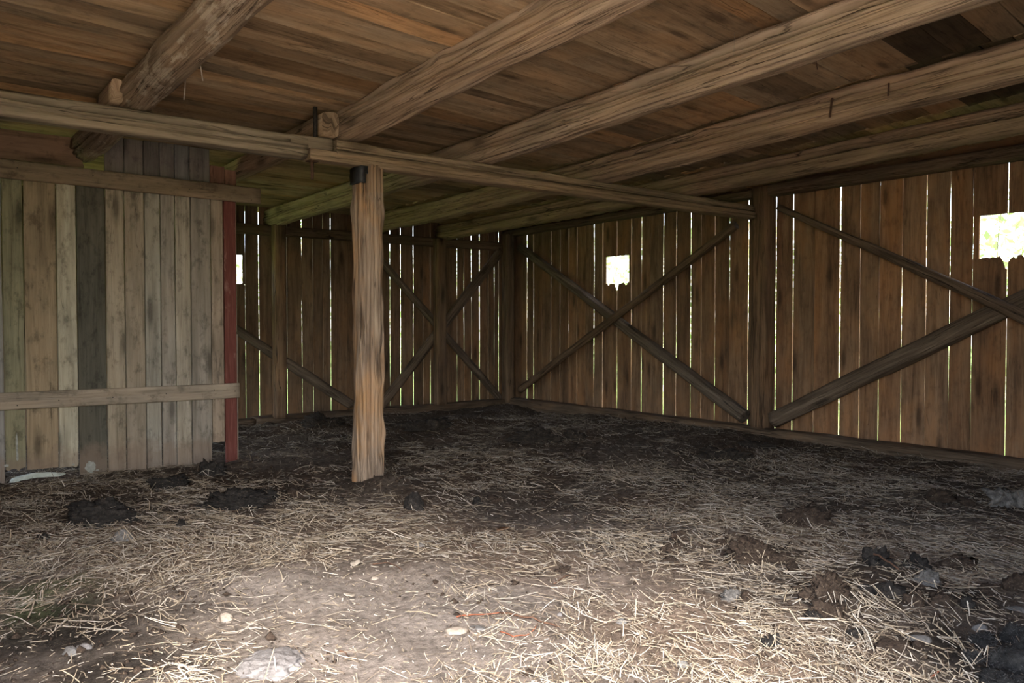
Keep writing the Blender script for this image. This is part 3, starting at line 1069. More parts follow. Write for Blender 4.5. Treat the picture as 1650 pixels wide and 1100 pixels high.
# corner and wall posts
square_timber('wall_post', (6.755, 8.675, -.02), (6.755, 8.675, 2.30), .07, .07, 71, 'dark corner post where the back and side walls meet', 'post', up=(0, 1, 0), group='posts against the slatted walls')
pa = onX(1205, 500, 6.77)
square_timber('wall_post', (6.85, 4.665, .035), (6.85, 4.665, 2.43), .085, .092, 72, 'broad wall post at the girder end on the side wall', 'post', up=(0, 1, 0), group='posts against the slatted walls',
              cracks=((-120, .006, .04, .1),), tint=(1.25, 1.12, 1.0))
c = onY(712.5, 520, 8.60)
square_timber('wall_post', (c.x, 8.655, .02), (c.x, 8.655, 2.17), .075, .06, 73, 'back wall post in front of the crossed diagonal braces', 'post', up=(0, 1, 0), group='posts against the slatted walls', tint=(1.15, 1.1, 1.05))
c = onY(453, 520, 8.60)
square_timber('wall_post', (c.x, 8.655, .01), (c.x, 8.655, 2.20), .068, .06, 74, 'back wall post seen between the red corner board and the central post', 'post', up=(0, 1, 0), group='posts against the slatted walls', tint=(1.3, 1.2, 1.1))


# diagonal braces
def brace(p0, p1, r, seed, label, taper=.15, tint=(1, 1, 1), nz=.008, bend=.02, cracks=(), knots=()):
    mb = MB()
    log(mb, [p0, p1], r, r, 2.2, seed=seed, nz=nz, bend=bend, M_=28, step=.05, taper=taper, tint=tint, cracks=cracks, knots=knots)
    return thing_mesh(mb, 'diagonal_brace', M['brace'], label, 'brace', 'diagonal braces on the slatted walls')


XB1, XB2 = 6.872, 6.79
brace(onX(1200, 672, XB1), onX(838, 398, XB1), .072, 81, 'brace log sloping from the far corner top down to the wall post foot', taper=.25, cracks=((120, .012, .08, .2),))
brace(onX(838, 628, XB2), onX(1186, 362, XB2 - .01), .045, 82, 'thin brace pole rising from the far corner foot to the girder end', taper=.1, tint=(1.0, .85, .72), bend=.03)
brace(onX(1247, 676, XB1 - .005), onX(1712, 452, XB1 - .005), .082, 83, 'thick brace log rising from the wall post foot towards the square vent', taper=.1, cracks=((100, .012, .06, .3), (40, .01, .06, .2)), nz=.012, tint=(1.05, 1.0, .95))
brace(onX(1254, 334, XB2), onX(1690, 528, XB2 - .02), .030, 84, 'thin brace pole falling from the wall post top below the square vent', taper=-.55, tint=(.95, .85, .78), bend=.02)
YB1, YB2 = 8.805, 8.76
brace(onY(340, 505, YB1), onY(566, 652, YB1), .052, 85, 'brace on the back wall falling behind the post beside the partition', taper=-.1)
brace(onY(612, 418, YB1), onY(806, 642, YB1), .045, 86, 'brace on the back wall falling from the central post to the far corner foot', taper=-.1)
brace(onY(608, 660, YB2), onY(806, 405, YB2), .058, 87, 'brace on the back wall rising from the central post foot to the corner top', taper=-.05, tint=(1.05, 1, .95))

# ------------------------------------------------------------------ plank partition on the left
part = bpy.data.objects.new('wall_left', None)
COL.objects.link(part)
part.location = (2.0, YP, 0)
tag(part, kind='structure', label='grey plank partition with two rails and a red corner board', cat='wall')
bpy.context.view_layer.update()


def adopt(o):
    o.parent = part
    o.matrix_parent_inverse = part.matrix_world.inverted()
    return o


P_EDGES = [(4.4, None), (39, (.60, .62, .45)), (92, (.80, .68, .50)), (124.5, (1.12, 1.13, .98)), (171, (.26, .27, .24)), (201.5, (.88, .82, .70)), (234, (.80, .74, .64)),
           (259.5, (.82, .84, .80)), (283, (.80, .79, .76)), (308, (.98, .95, .86)), (340.5, (.72, .70, .66)), (361, (.86, .76, .66))]
BOT = [None, 757, 755, 754, 770, 757, 757, 757, 756, 752, 747, 711]
mb = MB()
TP = .024
for i in range(1, len(P_EDGES)):
    a = onY(P_EDGES[i - 1][0], 480, YP).x + .0035
    b = onY(P_EDGES[i][0], 480, YP).x - .0035
    zb = onY(P_EDGES[i][0], BOT[i], YP).z
    if i != 11:
        zb = min(zb, .04)
    if i in (1, 2, 3):
        zb = onY(P_EDGES[i][0], BOT[i], YP).z + .012
    e = ragged(.018 if i in (1, 2, 3, 4) else .008, 2.0)
    pale = i in (3,)
    board(mb, ((a + b) / 2, YP + TP + random.uniform(0, .004), zb), (0, 0, 1), (1, 0, 0), (0, -1, 0), 2.12 - zb, b - a, TP, P_EDGES[i][1], seg=.12, wob=.0015, cols=8, end0=e, warp=.003)
x = onY(4.4, 480, YP).x
while x > XL:
    w = random.uniform(.13, .22)
    board(mb, (x - w / 2, YP + TP, .0), (0, 0, 1), (1, 0, 0), (0, -1, 0), 2.12, w - .005, TP, rt(.7, .2, .05), seg=.2, cols=3)
    x -= w
adopt(mb.build('partition_boards', M['grey']))
# boards that fill the gap between the top rail and the roof, set a little further back
mb = MB()
top_px = [168, 200, 231, 257, 281, 305, 338, 362, 381]
for i in range(len(top_px) - 1):
    a = onY(top_px[i], 280, YP + .05).x + .002
    b = onY(top_px[i + 1], 280, YP + .05).x - .002
    zt = onY(top_px[i], [245, 249, 250, 251, 255, 260, 266, 273][i], YP + .05).z
    board(mb, ((a + b) / 2, YP + .072, 2.0), (0, 0, 1), (1, 0, 0), (0, -1, 0), min(zt + .12, 2.44) - 2.0 if i < 6 else zt - 2.0, b - a, .022, rt(.55, .12, .05) if i < 6 else (.62, .36, .27), cols=3)
# dark plank lying on edge left of the round log
pl = onY(128, 250, YP + .03)
board(mb, (XL, YP + .055, 2.29), (1, 0, 0), (0, 0, 1), (0, -1, 0), pl.x - XL, .20, .022, (.60, .42, .30), cols=4, end1=lambda q: -.03 * q)
adopt(mb.build('upper_boards', M['grey']))
# rails
xr_top = onY(420, 316, YP - .04).x
xr_mid = onY(386, 628, YP - .03).x
mb = MB()
log(mb, [(XL, YP - .022, 2.125), (xr_top, YP - .022, 2.10)], .022, .062, 9, seed=17, nz=.003, bend=.003, M_=36, tint=(.72, .60, .46))
adopt(mb.build('rail', M['grey']))
mb = MB()
log(mb, [(XL, YP - .017, .57), (xr_mid, YP - .017, .558)], .017, .058, 9, seed=18, nz=.003, bend=.004, M_=36, tint=(.86, .78, .68))
adopt(mb.build('rail', M['grey']))
# nail heads on the rails
for (px, py) in ((28, 270), (150, 283), (305, 305), (405, 322), (28, 653), (95, 645), (182, 640), (268, 634), (345, 628), (379, 630)):
    q = onY(px, py, YP - .046 if py < 400 else YP - .036)
    mb = MB()
    yy = YP - .042 if py < 400 else YP - .033
    tube(mb, [(q.x, yy + .006, q.z), (q.x, yy - .004, q.z)], .005, .004, 8)
    adopt(mb.build('nail', M['iron']))
# red corner board: face board and return board
a, b = onY(361.5, 480, YP).x, onY(380.5, 480, YP).x
mb = MB()
board(mb, ((a + b) / 2, YP + .022, -.01), (0, 0, 1), (1, 0, 0), (0, -1, 0), 2.06, b - a, .026, (1, 1, 1), cols=4, end0=ragged(.01, 2))
cb_ = mb.build('corner_board', M['red'])
cb_['label'] = 'red painted corner board'
adopt(cb_)
mb = MB()
board(mb, (b - .012, YP + .045, .0), (0, 0, 1), (0, 1, 0), (1, 0, 0), 1.0, .075, .024, (.80, .76, .70), cols=3)
board(mb, (b - .014, YP + .045, 1.02), (0, 0, 1), (0, 1, 0), (1, 0, 0), 1.02, .07, .024, (.62, .55, .46), cols=3)
adopt(mb.build('corner_return', M['grey']))


# pale whitewash marks on the partition boards
def splash(mb, cx, cz, rx, rz, seed, n=26):
    base = len(mb.v)
    c = Vector((cx, YP - .0025, cz))
    mb.v.append(c)
    for j in range(n):
        th = 2 * math.pi * j / n
        k = .8 + .25 * noise.noise(Vector((math.cos(th) * 2.2, math.sin(th) * 2.2, seed)))
        mb.v.append(c + Vector((rx * k * math.cos(th), .002, rz * k * math.sin(th))))
    for j in range(n):
        mb.face((base, base + 1 + j, base + 1 + (j + 1) % n), ((0, 0), (1, 0), (1, 1)), (1, 1, 1), True)


M['chalk'] = lump_mat('lime_stain', (0.16, 0.165, 0.145), (0.26, 0.265, 0.235), (0.36, 0.365, 0.33), scale=45, bump=.2)
mb = MB()
for (px, py, rx, rz) in ((146, 752, .042, .05), (27, 715, .009, .09), (28, 735, .009, .04), (10, 750, .02, .012), (118, 748, .012, .007), (157, 757, .014, .007)):
    q = onY(px, py, YP)
    splash(mb, q.x, q.z, rx, rz, px * .37)
adopt(mb.build('lime_stain', M['chalk']))


# ------------------------------------------------------------------ lumps: dung, stones
def lump_mesh(rx, ry, rz, seed, lobes=1, nz=.3, fr=1.6, res=3, flat=False, sharp=0.0, fine=.5):
    """A lumpy mass as one closed mesh, origin at its base centre."""
    import bmesh
    bm = bmesh.new()
    bmesh.ops.create_icosphere(bm, subdivisions=res, radius=1.0)
    r = random.Random(seed)
    ctr = [(r.uniform(-.55, .55), r.uniform(-.55, .55), r.uniform(-.1, .35), r.uniform(.5, .8)) for _ in range(lobes)]
    for v in bm.verts:
        d = v.co.normalized()
        k = 1 + nz * noise.noise(d * fr + Vector((seed, 0, 0))) + nz * .55 * noise.noise(d * fr * 2.6 + Vector((seed, 5, 0)))
        k += nz * fine * noise.noise(d * fr * 6 + Vector((seed, 9, 0)))
        if sharp:
            k += sharp * (.5 - abs(noise.noise(d * fr * 1.8 + Vector((seed, 3, 3))))) * .8
        if lobes > 1:
            best = .45
            for (cx, cy, cz, cr) in ctr:
                # distance to the lobe's sphere along d
                cc = Vector((cx, cy, cz))
                bq = d.dot(cc)
                disc = bq * bq - (cc.length_squared - cr * cr)
                if disc > 0:
                    best = max(best, bq + math.sqrt(disc))
            k *= best
        p = d * k
        z = p.z
        if z < -.15:
            z = -.15 + (z + .15) * .25
        if flat and z > .45:
            z = .45 + (z - .45) * .35
        v.co = Vector((p.x * rx, p.y * ry, (z + .15) * rz))
    for f in bm.faces:
        f.smooth = True
    me = bpy.data.meshes.new('lump')
    bm.to_mesh(me)
    bm.free()
    return me


def lump(name, label, cat, px, py, wpx, hpx, mat, seed, group=None, lobes=1, nz=.35, fr=1.6, asp=.75, res=3, flat=False, sharp=0.0, rot=None, sink=.25, fine=.5, minh=.42):
    """px, py = centre of the lump in the photograph, wpx x hpx its size there."""
    p = ground_at(px, py + hpx * .25)
    t = (p - EYE).dot(ROT @ Vector((0, 0, -1)))
    rx = wpx * t / F / 2
    ry = rx * asp
    el = (CZ - p.z) / t
    rz = max(minh * rx, (hpx * t / F - 2 * ry * el * .55) * .9)
    rz = min(rz, rx * 1.5)
    me = lump_mesh(rx, ry, rz, seed, lobes, nz, fr, res, flat, sharp, fine)
    me.materials.append(M[mat])
    o = bpy.data.objects.new(name, me)
    me.name = name
    COL.objects.link(o)
    g = float(floor_h(np.array([p.x]), np.array([p.y]))[0])
    o.location = (p.x, p.y, g - rz * sink * .4)
    o.rotation_euler = (0, 0, -YAW + (rot if rot is not None else 0))
    tag(o, label, cat, group)
    CLODS.append((p.x, p.y, rx * 1.02, max(ry, rx * .7) * 1.02, rz * .85))
    return o


DG = 'dung clumps on the straw floor'
D = lambda *a, **k: lump('dung_clump', a[0], 'dung', *a[1:], group=DG, **{**dict(res=4, fine=.9, sharp=.2, nz=.45), **k, **({'res': 5} if a[3] > 55 else {})})
D('large black dung clump on the straw below the partition', 172, 828, 98, 42, 'dung_black', 1, lobes=6, nz=.35, res=4)
D('small black dung clump at the foot of the red corner board', 340, 758, 42, 26, 'dung_black', 2, lobes=4, res=4)
D('flat dark dung patch just in front of the partition, beside the small clump', 272, 779, 62, 20, 'dung_black', 3, lobes=5, res=4)
D('low grey-black dung heap between the partition and the central post', 392, 806, 80, 24, 'dung_black', 4, lobes=6, res=4)
D('dark dung lump left of the low heap below the partition', 345, 803, 26, 16, 'dung_black', 5, lobes=3)
D('dark dung lump right of the low heap, before the central post', 427, 798, 30, 20, 'dung_black', 51, lobes=3)
D('small brown dung lump in straw left of the central post foot', 481, 796, 32, 15, 'dung_brown', 6, lobes=3)
D('round black dung ball in front of the central post', 667, 812, 30, 28, 'dung_black', 7, nz=.22)
D('tiny dark dung lump right of the round black ball', 769, 809, 14, 11, 'dung_black', 8)
D('flat brown dung lump farther right of the round black ball', 800, 804, 30, 13, 'dung_brown', 9, lobes=3)
D('brown crumbly dung clump lying alone before the wall post', 1290, 830, 66, 32, 'dung_brown', 10, lobes=7, nz=.4, res=4)
D('upper of three stacked dark dung lumps in mid floor straw', 1095, 864, 38, 16, 'dung_brown', 11, lobes=3)
D('middle of three stacked dark dung lumps in mid floor straw', 1088, 884, 38, 20, 'dung_brown', 12, lobes=4)
D('lowest, flattest of three stacked lumps in mid floor straw', 1084, 905, 34, 14, 'dung_brown', 13, lobes=3)
D('peaked reddish brown dung heap right of the three stacked lumps', 1222, 888, 62, 36, 'dung_brown', 14, lobes=6, res=4)
D('dark crumbly lump at the side of the peaked brown heap', 1190, 898, 50, 22, 'dung_brown', 15, lobes=5)
D('dark flattened lump at the right foot of the peaked brown heap', 1252, 900, 44, 18, 'dung_brown', 16, lobes=4)
D('tiny dung lump above and left of the peaked brown heap', 1163, 875, 16, 13, 'dung_brown', 17)
D('small dung lump below the peaked brown heap', 1278, 914, 22, 20, 'dung_brown', 18, lobes=3)
D('small flat lump at the lower left of the peaked brown heap', 1136, 910, 26, 14, 'dung_brown', 19, lobes=3)
D('dark upright dung chunk topping the big manure heap', 1414, 903, 36, 28, 'dung_black', 20, lobes=4, res=4)
D('leaning dark dung chunk right beside the upright one', 1438, 910, 32, 18, 'dung_black', 21, lobes=3)
D('black lump behind the grey wool tuft on the manure heap', 1474, 912, 40, 26, 'dung_black', 22, lobes=4)
D('big dark brown clump on the front edge of the manure heap', 1330, 952, 58, 46, 'dung_brown', 23, lobes=6, res=4)
D('brown clod tumbled below the big dark brown clump', 1336, 983, 46, 26, 'dung_brown', 24, lobes=4)
D('small grey-black lump left of the tumbled brown clod', 1311, 992, 24, 16, 'dung_black', 25)
D('long dark dung roll in the middle of the manure heap', 1418, 952, 50, 26, 'dung_black', 26, lobes=4)
D('narrow reddish brown clod right of the long dark roll', 1474, 968, 26, 26, 'dung_brown', 27, lobes=3)
D('dark crumbly clump below the grey wool tuft', 1530, 960, 42, 24, 'dung_brown', 28, lobes=5)
D('black end lump beyond the dark crumbly clump', 1557, 972, 24, 20, 'dung_black', 29, lobes=2)
D('brown lump behind the manure heap in bright straw', 1530, 906, 44, 20, 'dung_brown', 30, lobes=4)
D('brown lump right of the manure heap in bright straw', 1570, 911, 30, 18, 'dung_brown', 31, lobes=3)
D('grey-brown crumbled lump near the dark clod at the frame edge', 1590, 948, 34, 16, 'dung_brown', 32, lobes=4)
D('dark brown split clod at the frame edge beside the sunny straw', 1636, 942, 48, 28, 'dung_brown', 33, lobes=4, res=4)
D('small flat dung lump beside the dark wool tuft on the straw', 1203, 963, 28, 15, 'dung_brown', 34, lobes=3)
D('small dark clod in straw below the manure heap', 1380, 1022, 28, 16, 'dung_black', 35, lobes=3)
D('flat brown dung pat left of the flat grey stone', 1440, 1036, 50, 20, 'dung_brown', 36, nz=.2, flat=True)
D('low brown lump in the shade of the side wall', 1512, 798, 46, 20, 'dung_brown', 37, lobes=5)
D('low dark lump right of the brown one near the side wall', 1556, 809, 36, 14, 'dung_brown', 38, lobes=4)
D('tiny dark clod in straw beyond the lone crumbly clump', 1358, 860, 16, 9, 'dung_brown', 39)
D('small dark lump in straw beyond the side wall lumps', 1470, 822, 20, 11, 'dung_brown', 40, lobes=2)
D('small lump in straw left of the manure heap', 1240, 1032, 34, 24, 'dung_black', 41, lobes=3)
D('small rusty brown clod in straw in front of the central post', 905, 917, 30, 12, 'dung_brown', 42, lobes=3)
D('small dark clod below the partition near the frame edge', 68, 866, 22, 14, 'dung_black', 43, lobes=2)
D('small dark clod in straw between heap and pale stone', 292, 846, 14, 14, 'dung_black', 44)
D('dark manure lump against the back wall behind the central post', 522, 684, 60, 22, 'mound', 45, lobes=6)
D('dark manure lump by the back wall post', 690, 684, 50, 18, 'mound', 46, lobes=5)
D('dark manure lump on the floor before the far corner', 866, 705, 56, 18, 'mound', 47, lobes=6)
D('dark manure lump right of the one before the far corner', 925, 704, 34, 16, 'mound', 48, lobes=4)
D('dark manure lump on the floor before the side wall sill', 1162, 732, 60, 22, 'mound', 49, lobes=6)
D('low dark manure lump farther back by the side wall sill', 1208, 716, 44, 14, 'mound', 50, lobes=5)

# wool
lump('wool_tuft', 'grey matted wool tuft lying on the manure heap', 'wool', 1497, 933, 38, 30, 'dung_grey', 60, 'wool on the straw floor', lobes=4, nz=.5, fr=2.2, res=4)
lump('wool_tuft', 'small dark grey wool tuft on straw in mid floor', 'wool', 1176, 959, 30, 22, 'dung_grey', 61, 'wool on the straw floor', lobes=4, nz=.5, fr=2.2, res=4)
lump('wool_tuft', 'grey fibrous wool clump at the frame edge near the side wall', 'wool', 1630, 806, 58, 34, 'dung_grey', 62, 'wool on the straw floor', lobes=5, nz=.5, fr=2.2, res=4)


def big_wool(label, px, py, wpx, hpx, seed):
    o = lump('wool_clump', label, 'wool', px, py, wpx, hpx, 'wool', seed, 'wool on the straw floor', lobes=3, nz=.3, fr=2.0, res=4, fine=.9)
    # fuzzy fibres standing off the surface
    mb = MB()
    r = random.Random(seed)
    me = o.data
    vs = [v for v in me.vertices if v.normal.z > -.2]
    for v in r.sample(vs, min(420, len(vs))):
        d = (v.normal + Vector((r.uniform(-1, 1), r.uniform(-1, 1), r.uniform(-.8, .6))) * .9).normalized()
        l = r.uniform(.006, .018)
        s = d.orthogonal().normalized() * .0005
        c = d.cross(s).normalized() * l * .3
        k = len(mb.v)
        a, b, e = v.co, v.co + d * l * .6 + c, v.co + d * l
        mb.v.extend([a - s, a + s, b - s, b + s, e])
        g = r.uniform(.6, 1.5)
        mb.face((k, k + 1, k + 3, k + 2), ((0, 0),) * 4, (.055 * g, .053 * g, .05 * g))
        mb.face((k + 2, k + 3, k + 4), ((0, 0),) * 3, (.055 * g, .053 * g, .05 * g))
    f = mb.build('wool_fibres', M['straw'], o)
    f['kind'] = 'stuff'
    return o


big_wool('charcoal wool clump in the bottom corner, largest and frontmost', 1612, 1056, 84, 62, 70)
big_wool('rounded charcoal wool lump left of the largest wool clump', 1589, 1031, 46, 34, 71)
big_wool('charcoal wool lump behind the largest wool clump at the frame edge', 1638, 1024, 44, 36, 72)
big_wool('dark wool lump below the largest wool clump at the frame bottom', 1570, 1058, 34, 26, 73)
big_wool('charcoal wool lump at the bottom edge in the corner', 1630, 1098, 90, 40, 74)

# stones
SG = 'loose stones on the floor'
S = lambda *a, **k: lump('stone', a[0], 'stone', *a[1:], group=SG, **{**dict(nz=.22, fr=1.5, fine=.3, sink=1.0), **k})
S('large flat pale stone half buried in the bare soil', 437, 1061, 98, 60, 'stone_pale', 101, flat=True, sharp=.55, asp=.95, res=5, sink=.7, minh=.2, rot=.25)
S('pale tan pebble up from the large flat stone', 364, 993, 28, 19, 'stone_tan', 102, sharp=.2)
S('flat pale chip beside the pale tan pebble', 408, 1000, 24, 9, 'stone_tan', 103, flat=True)
S('grey angular stone below the large black dung clump', 198, 862, 34, 23, 'stone_grey', 104, sharp=.3)
S('round grey pebble on the dark soil patch', 114, 1047, 27, 22, 'stone_grey', 105)
S('oval pale pebble on the dark soil touching the round one', 136, 1039, 24, 14, 'stone_pale', 106)
S('pale stone with an orange edge beside the thin red twig', 736, 1011, 38, 28, 'stone_tan', 107, flat=True, sharp=.3)
S('dark grey flat stone touching the pale stone by the twig', 768, 1009, 26, 10, 'stone_grey', 108, flat=True)
S('small grey stone in straw right of the twig', 1002, 1000, 18, 13, 'stone_grey', 109)
S('small grey stone in dense straw at the frame bottom', 1100, 1068, 22, 16, 'stone_grey', 110)
S('small white pebble in straw beyond the twig end', 902, 989, 10, 8, 'stone_pale', 111)
S('flat grey stone in straw right of the flat brown dung pat', 1482, 1024, 36, 24, 'stone_grey', 112, flat=True, sharp=.2)
S('flat dark grey stone at the frame edge above the wool', 1641, 978, 38, 18, 'stone_grey', 113, flat=True)
S('pale pebble pressed in bare soil below the dead leaf', 604, 930, 14, 8, 'stone_tan', 114)
S('grey-blue pebble pressed in bare soil in the middle', 676, 877, 20, 9, 'stone_grey', 115)
S('grey pebble above the wool clump', 1580, 1008, 26, 14, 'stone_grey', 116)

# foundation stone showing under the partition
fs = lump('foundation_stone', 'long whitewashed foundation stone showing under the partition boards', 'stone', 60, 770, 96, 26, 'white', 120, nz=.12, fr=1.0, asp=.3, res=4, fine=.3, sink=.1)
q = onY(62, 766, YP + .10)
fs.location = (q.x, YP + .10, q.z - .06)
fs.rotation_euler = (0, 0, 0)
fs.scale = (.95, 1, .8)


# dead leaves, twigs
def leaf(label, px, py, wpx, mat, seed):
    p = ground_at(px, py)
    t = (p - EYE).dot(ROT @ Vector((0, 0, -1)))
    L = wpx * t / F
    r = random.Random(seed)
    a = r.uniform(0, 6.28)
    mb = MB()
    rings, us = [], []
    for i in range(9):
        f = i / 8
        w = L * .34 * math.sin(math.pi * min(1, f * .95 + .03)) ** .8
        curl = .25 * L * (f - .5) ** 2
        c = Vector(((f - .5) * L, 0, .012 + curl))
        top = [c + Vector((0, -w, .18 * L * r.uniform(.7, 1.2) * (w / L) * 2)), c, c + Vector((0, w, .18 * L * r.uniform(.6, 1.3) * (w / L) * 2))]
        bot = [q - Vector((0, 0, .0012)) for q in reversed(top)]
        rings.append(top + bot)
        us.append(f)
    mb.sweep(rings, us, [0, .3, .6, .9, 1.2, 1.5, 1.8], (1, 1, 1), smooth=True)
    o = mb.build('dead_leaf', M[mat])
    o.location = p
    o.rotation_euler = (r.uniform(-.15, .15), r.uniform(-.15, .15), a)
    tag(o, label, 'leaf', 'dead leaves on the floor')


leaf('pale curled dead leaf on the bare soil', 574, 912, 24, 'leaf_pale', 1)
leaf('reddish brown dead leaf on straw in mid floor', 812, 857, 24, 'leaf_dry', 2)
leaf('pale shrivelled dead leaf below the curled one', 562, 964, 26, 'leaf_pale', 3)
leaf('small pale scrap of leaf in straw left of the brown clod', 718, 900, 16, 'leaf_pale', 4)


def twig(label, pix, r0, r1, mat, seed, lift=.008):
    mb = MB()
    pts = []
    base = [ground_at(*q) for q in pix]
    for i in range(len(base) - 1):
        for k in range(5):
            f = k / 5
            q = base[i].lerp(base[i + 1], f)
            q = q + Vector((noise.noise(q * 14), noise.noise(q * 14 + Vector((9, 0, 0))), 0)) * .006
            pts.append(q)
    pts.append(base[-1])
    pts = [Vector((q.x, q.y, float(floor_h(np.array([q.x]), np.array([q.y]))[0]) + lift + .004 * noise.noise(q * 9))) for q in pts]
    tube(mb, pts, r0, r1, 8, nz=.0008, seed=seed)
    o = mb.build('twig', M[mat])
    tag(o, label, 'twig', 'twigs on the floor')


twig('long brown twig lying on straw at the frame bottom', [(806, 990), (840, 997), (870, 1004), (903, 1013)], .0042, .003, 'twig', 1)
twig('thin red twig running up to the pale stone', [(735, 998), (765, 993), (806, 990)], .003, .0018, 'twig_red', 2)
twig('curved red twig lying below the long brown twig', [(805, 1020), (828, 1029), (850, 1026), (864, 1016), (866, 1008)], .0024, .0015, 'twig_red', 3)
twig('thin dark curved twig on the bare soil', [(600, 911), (622, 908), (638, 913), (648, 926)], .0026, .0016, 'twig', 4)
twig('short dark upright twig bent in the bare soil near the flat stone', [(548, 1050), (558, 1053), (562, 1065)], .0024, .0014, 'twig', 5)
twig('brown twig lying across the manure heap', [(1400, 910), (1425, 920), (1448, 938)], .005, .003, 'twig', 6, lift=.05)
twig('short dark stick on straw right of the brown clod', [(893, 942), (905, 935), (920, 929)], .003, .002, 'twig', 7)
twig('brown twig in the straw at the frame bottom corner', [(1498, 1096), (1508, 1089), (1516, 1084)], .003, .002, 'twig_red', 8)
twig('pale grey stick pressed across the straw below the manure heap', [(1285, 1001), (1320, 1002), (1352, 1004)], .004, .003, 'leaf_pale', 9, lift=.012)

make_straw()


def make_crumbs():
    N = 60000
    x = RNG.uniform(-0.3, 6.7, N)
    y = RNG.uniform(0.5, 8.5, N)
    depth = x * math.sin(YAW) + y * math.cos(YAW)
    d = np.clip(gaus(x, y, DARKSOIL) * .5 + .10 * smooth(.5, .75, fbm(x * 2.3, y * 2.3, 201, 3)) + .16 * smooth(4.5, 7.5, depth), 0, 1)
    for (lx, ly, rx, ry, h) in CLODS:
        q = ((x - lx) / rx) ** 2 + ((y - ly) / ry) ** 2
        d = np.where((q > .8) & (q < 5), np.maximum(d, .30 * (h > .03)), d)
    k = RNG.random(N) < d
    k &= ~((abs(x - 2.5) < 0.12) & (abs(y - YG) < 0.12)) & ~((y > YP - .03) & (y < YP + .1) & (x < 2.15)) & (x < 6.7) & (y < 8.6)
    x, y = x[k], y[k]
    K = len(x)
    r = np.clip(RNG.lognormal(math.log(.0065), .55, K), .002, .022)
    z = floor_h(x, y) + r * .3
    dirs = np.array([(1, 0, 0), (0, 1, 0), (-1, 0, 0), (0, -1, 0), (0, 0, 1), (0, 0, -1)], float)
    rot = RNG.uniform(0, 6.28, K)
    V = dirs[None] * (r[:, None, None] * RNG.uniform(.6, 1.3, (K, 6, 1))) + RNG.normal(0, .25, (K, 6, 3)) * r[:, None, None]
    c, s_ = np.cos(rot)[:, None], np.sin(rot)[:, None]
    V = np.stack([V[..., 0] * c - V[..., 1] * s_, V[..., 0] * s_ + V[..., 1] * c, V[..., 2] * .75], -1) + np.stack([x, y, z], 1)[:, None]
    tri = np.array([(0, 1, 4), (1, 2, 4), (2, 3, 4), (3, 0, 4), (1, 0, 5), (2, 1, 5), (3, 2, 5), (0, 3, 5)])
    T = (np.arange(K)[:, None, None] * 6 + tri[None]).reshape(-1, 3)
    me = bpy.data.meshes.new('manure_crumbs')
    me.vertices.add(K * 6)
    me.vertices.foreach_set('co', V.astype(np.float32).ravel())
    me.loops.add(T.size)
    me.loops.foreach_set('vertex_index', T.astype(np.int32).ravel())
    me.polygons.add(len(T))
    me.polygons.foreach_set('loop_start', np.arange(0, T.size, 3, dtype=np.int32))
    me.update(calc_edges=True)
    me.materials.append(M['dung_brown'])
    o = bpy.data.objects.new('manure_crumbs', me)
    COL.objects.link(o)
    tag(o, 'dark crumbs of earth and manure scattered among the straw', 'crumbs', kind='stuff')


make_crumbs()

# ------------------------------------------------------------------ little things under the roof
mb = MB()
p = onX(1183, 60, BEAM_X[2] - .10)
tube(mb, [(p.x, p.y, p.z - .09), (p.x + .002, p.y, p.z + .05), (p.x, p.y, roof_z(p.y) + .01)], .0011, .0011, 6)
tag(mb.build('cobweb_thread', M['thread']), 'thin cobweb thread hanging straight down before the long beam', 'cobweb')


def strap(label, px0, py0, px1, py1, X, w, mat='rust', name='iron_strap'):
    a, b = onX(px0, py0, X), onX(px1, py1, X)
    mb = MB()
    log(mb, [b, a], w, .0025, 8, seed=int(px0), nz=.0006, M_=12, step=.02, up=(1, 0, 0))
    tag(mb.build(name, M[mat]), label, 'strap' if name == 'iron_strap' else 'straw')


strap('short rusty iron strap nailed to the side of the knotty beam', 1341, 158, 1337, 189, BEAM_X[3] - .112, .007)
strap('small rusty iron strap on the knotty beam by the dark board', 1432, 134, 1431, 155, BEAM_X[3] - .112, .005)
q = onZ(1316, 96, 2.46)
for (label, px, py, l, dx) in (('dark splinter hanging from the ceiling beside the long beam', 1314, 95, .055, .02),
                               ('pale straw hanging from the ceiling, upper one beside the round log', 322, 102, .09, .015),
                               ('pale straw hanging above the girder, lower one beside the round log', 299, 133, .10, -.01)):
    d = ray(px, py)
    t = 1.0
    while (EYE + d * t).z < roof_z((EYE + d * t).y) and t < 20:
        t += .01
    a = EYE + d * t
    mb = MB()
    log(mb, [a + Vector((0, 0, .012)), a + Vector((dx, 0, -l))], .004, .0015, 3, seed=int(px), nz=.0005, M_=10, step=.02, up=(0, 1, 0))
    tag(mb.build('hanging_straw' if 'straw' in label else 'hanging_splinter', M['leaf_pale' if 'straw' in label else 'twig']), label, 'straw' if 'straw' in label else 'splinter')

# ------------------------------------------------------------------ unseen outer walls, their openings shaped to place the daylight
WALLB = (.9, .8, .72)


def plain_wall(name, axis, fixed, a, b, z0, z1, label, inward):
    mb = MB()
    c = a
    while c < b - .02:
        w = min(random.uniform(.16, .24), b - c)
        if axis == 'X':
            board(mb, (c + w / 2, fixed, z0), (0, 0, 1), (1, 0, 0), (0, inward, 0), z1 - z0, w + .004, .022, rt(.9), seg=.6, cols=2)
        else:
            board(mb, (fixed, c + w / 2, z0), (0, 0, 1), (0, 1, 0), (inward, 0, 0), z1 - z0, w + .004, .022, rt(.9), seg=.6, cols=2)
        c += w
    o = mb.build(name, M['board'])
    tag(o, kind='structure', label=label, cat='wall')


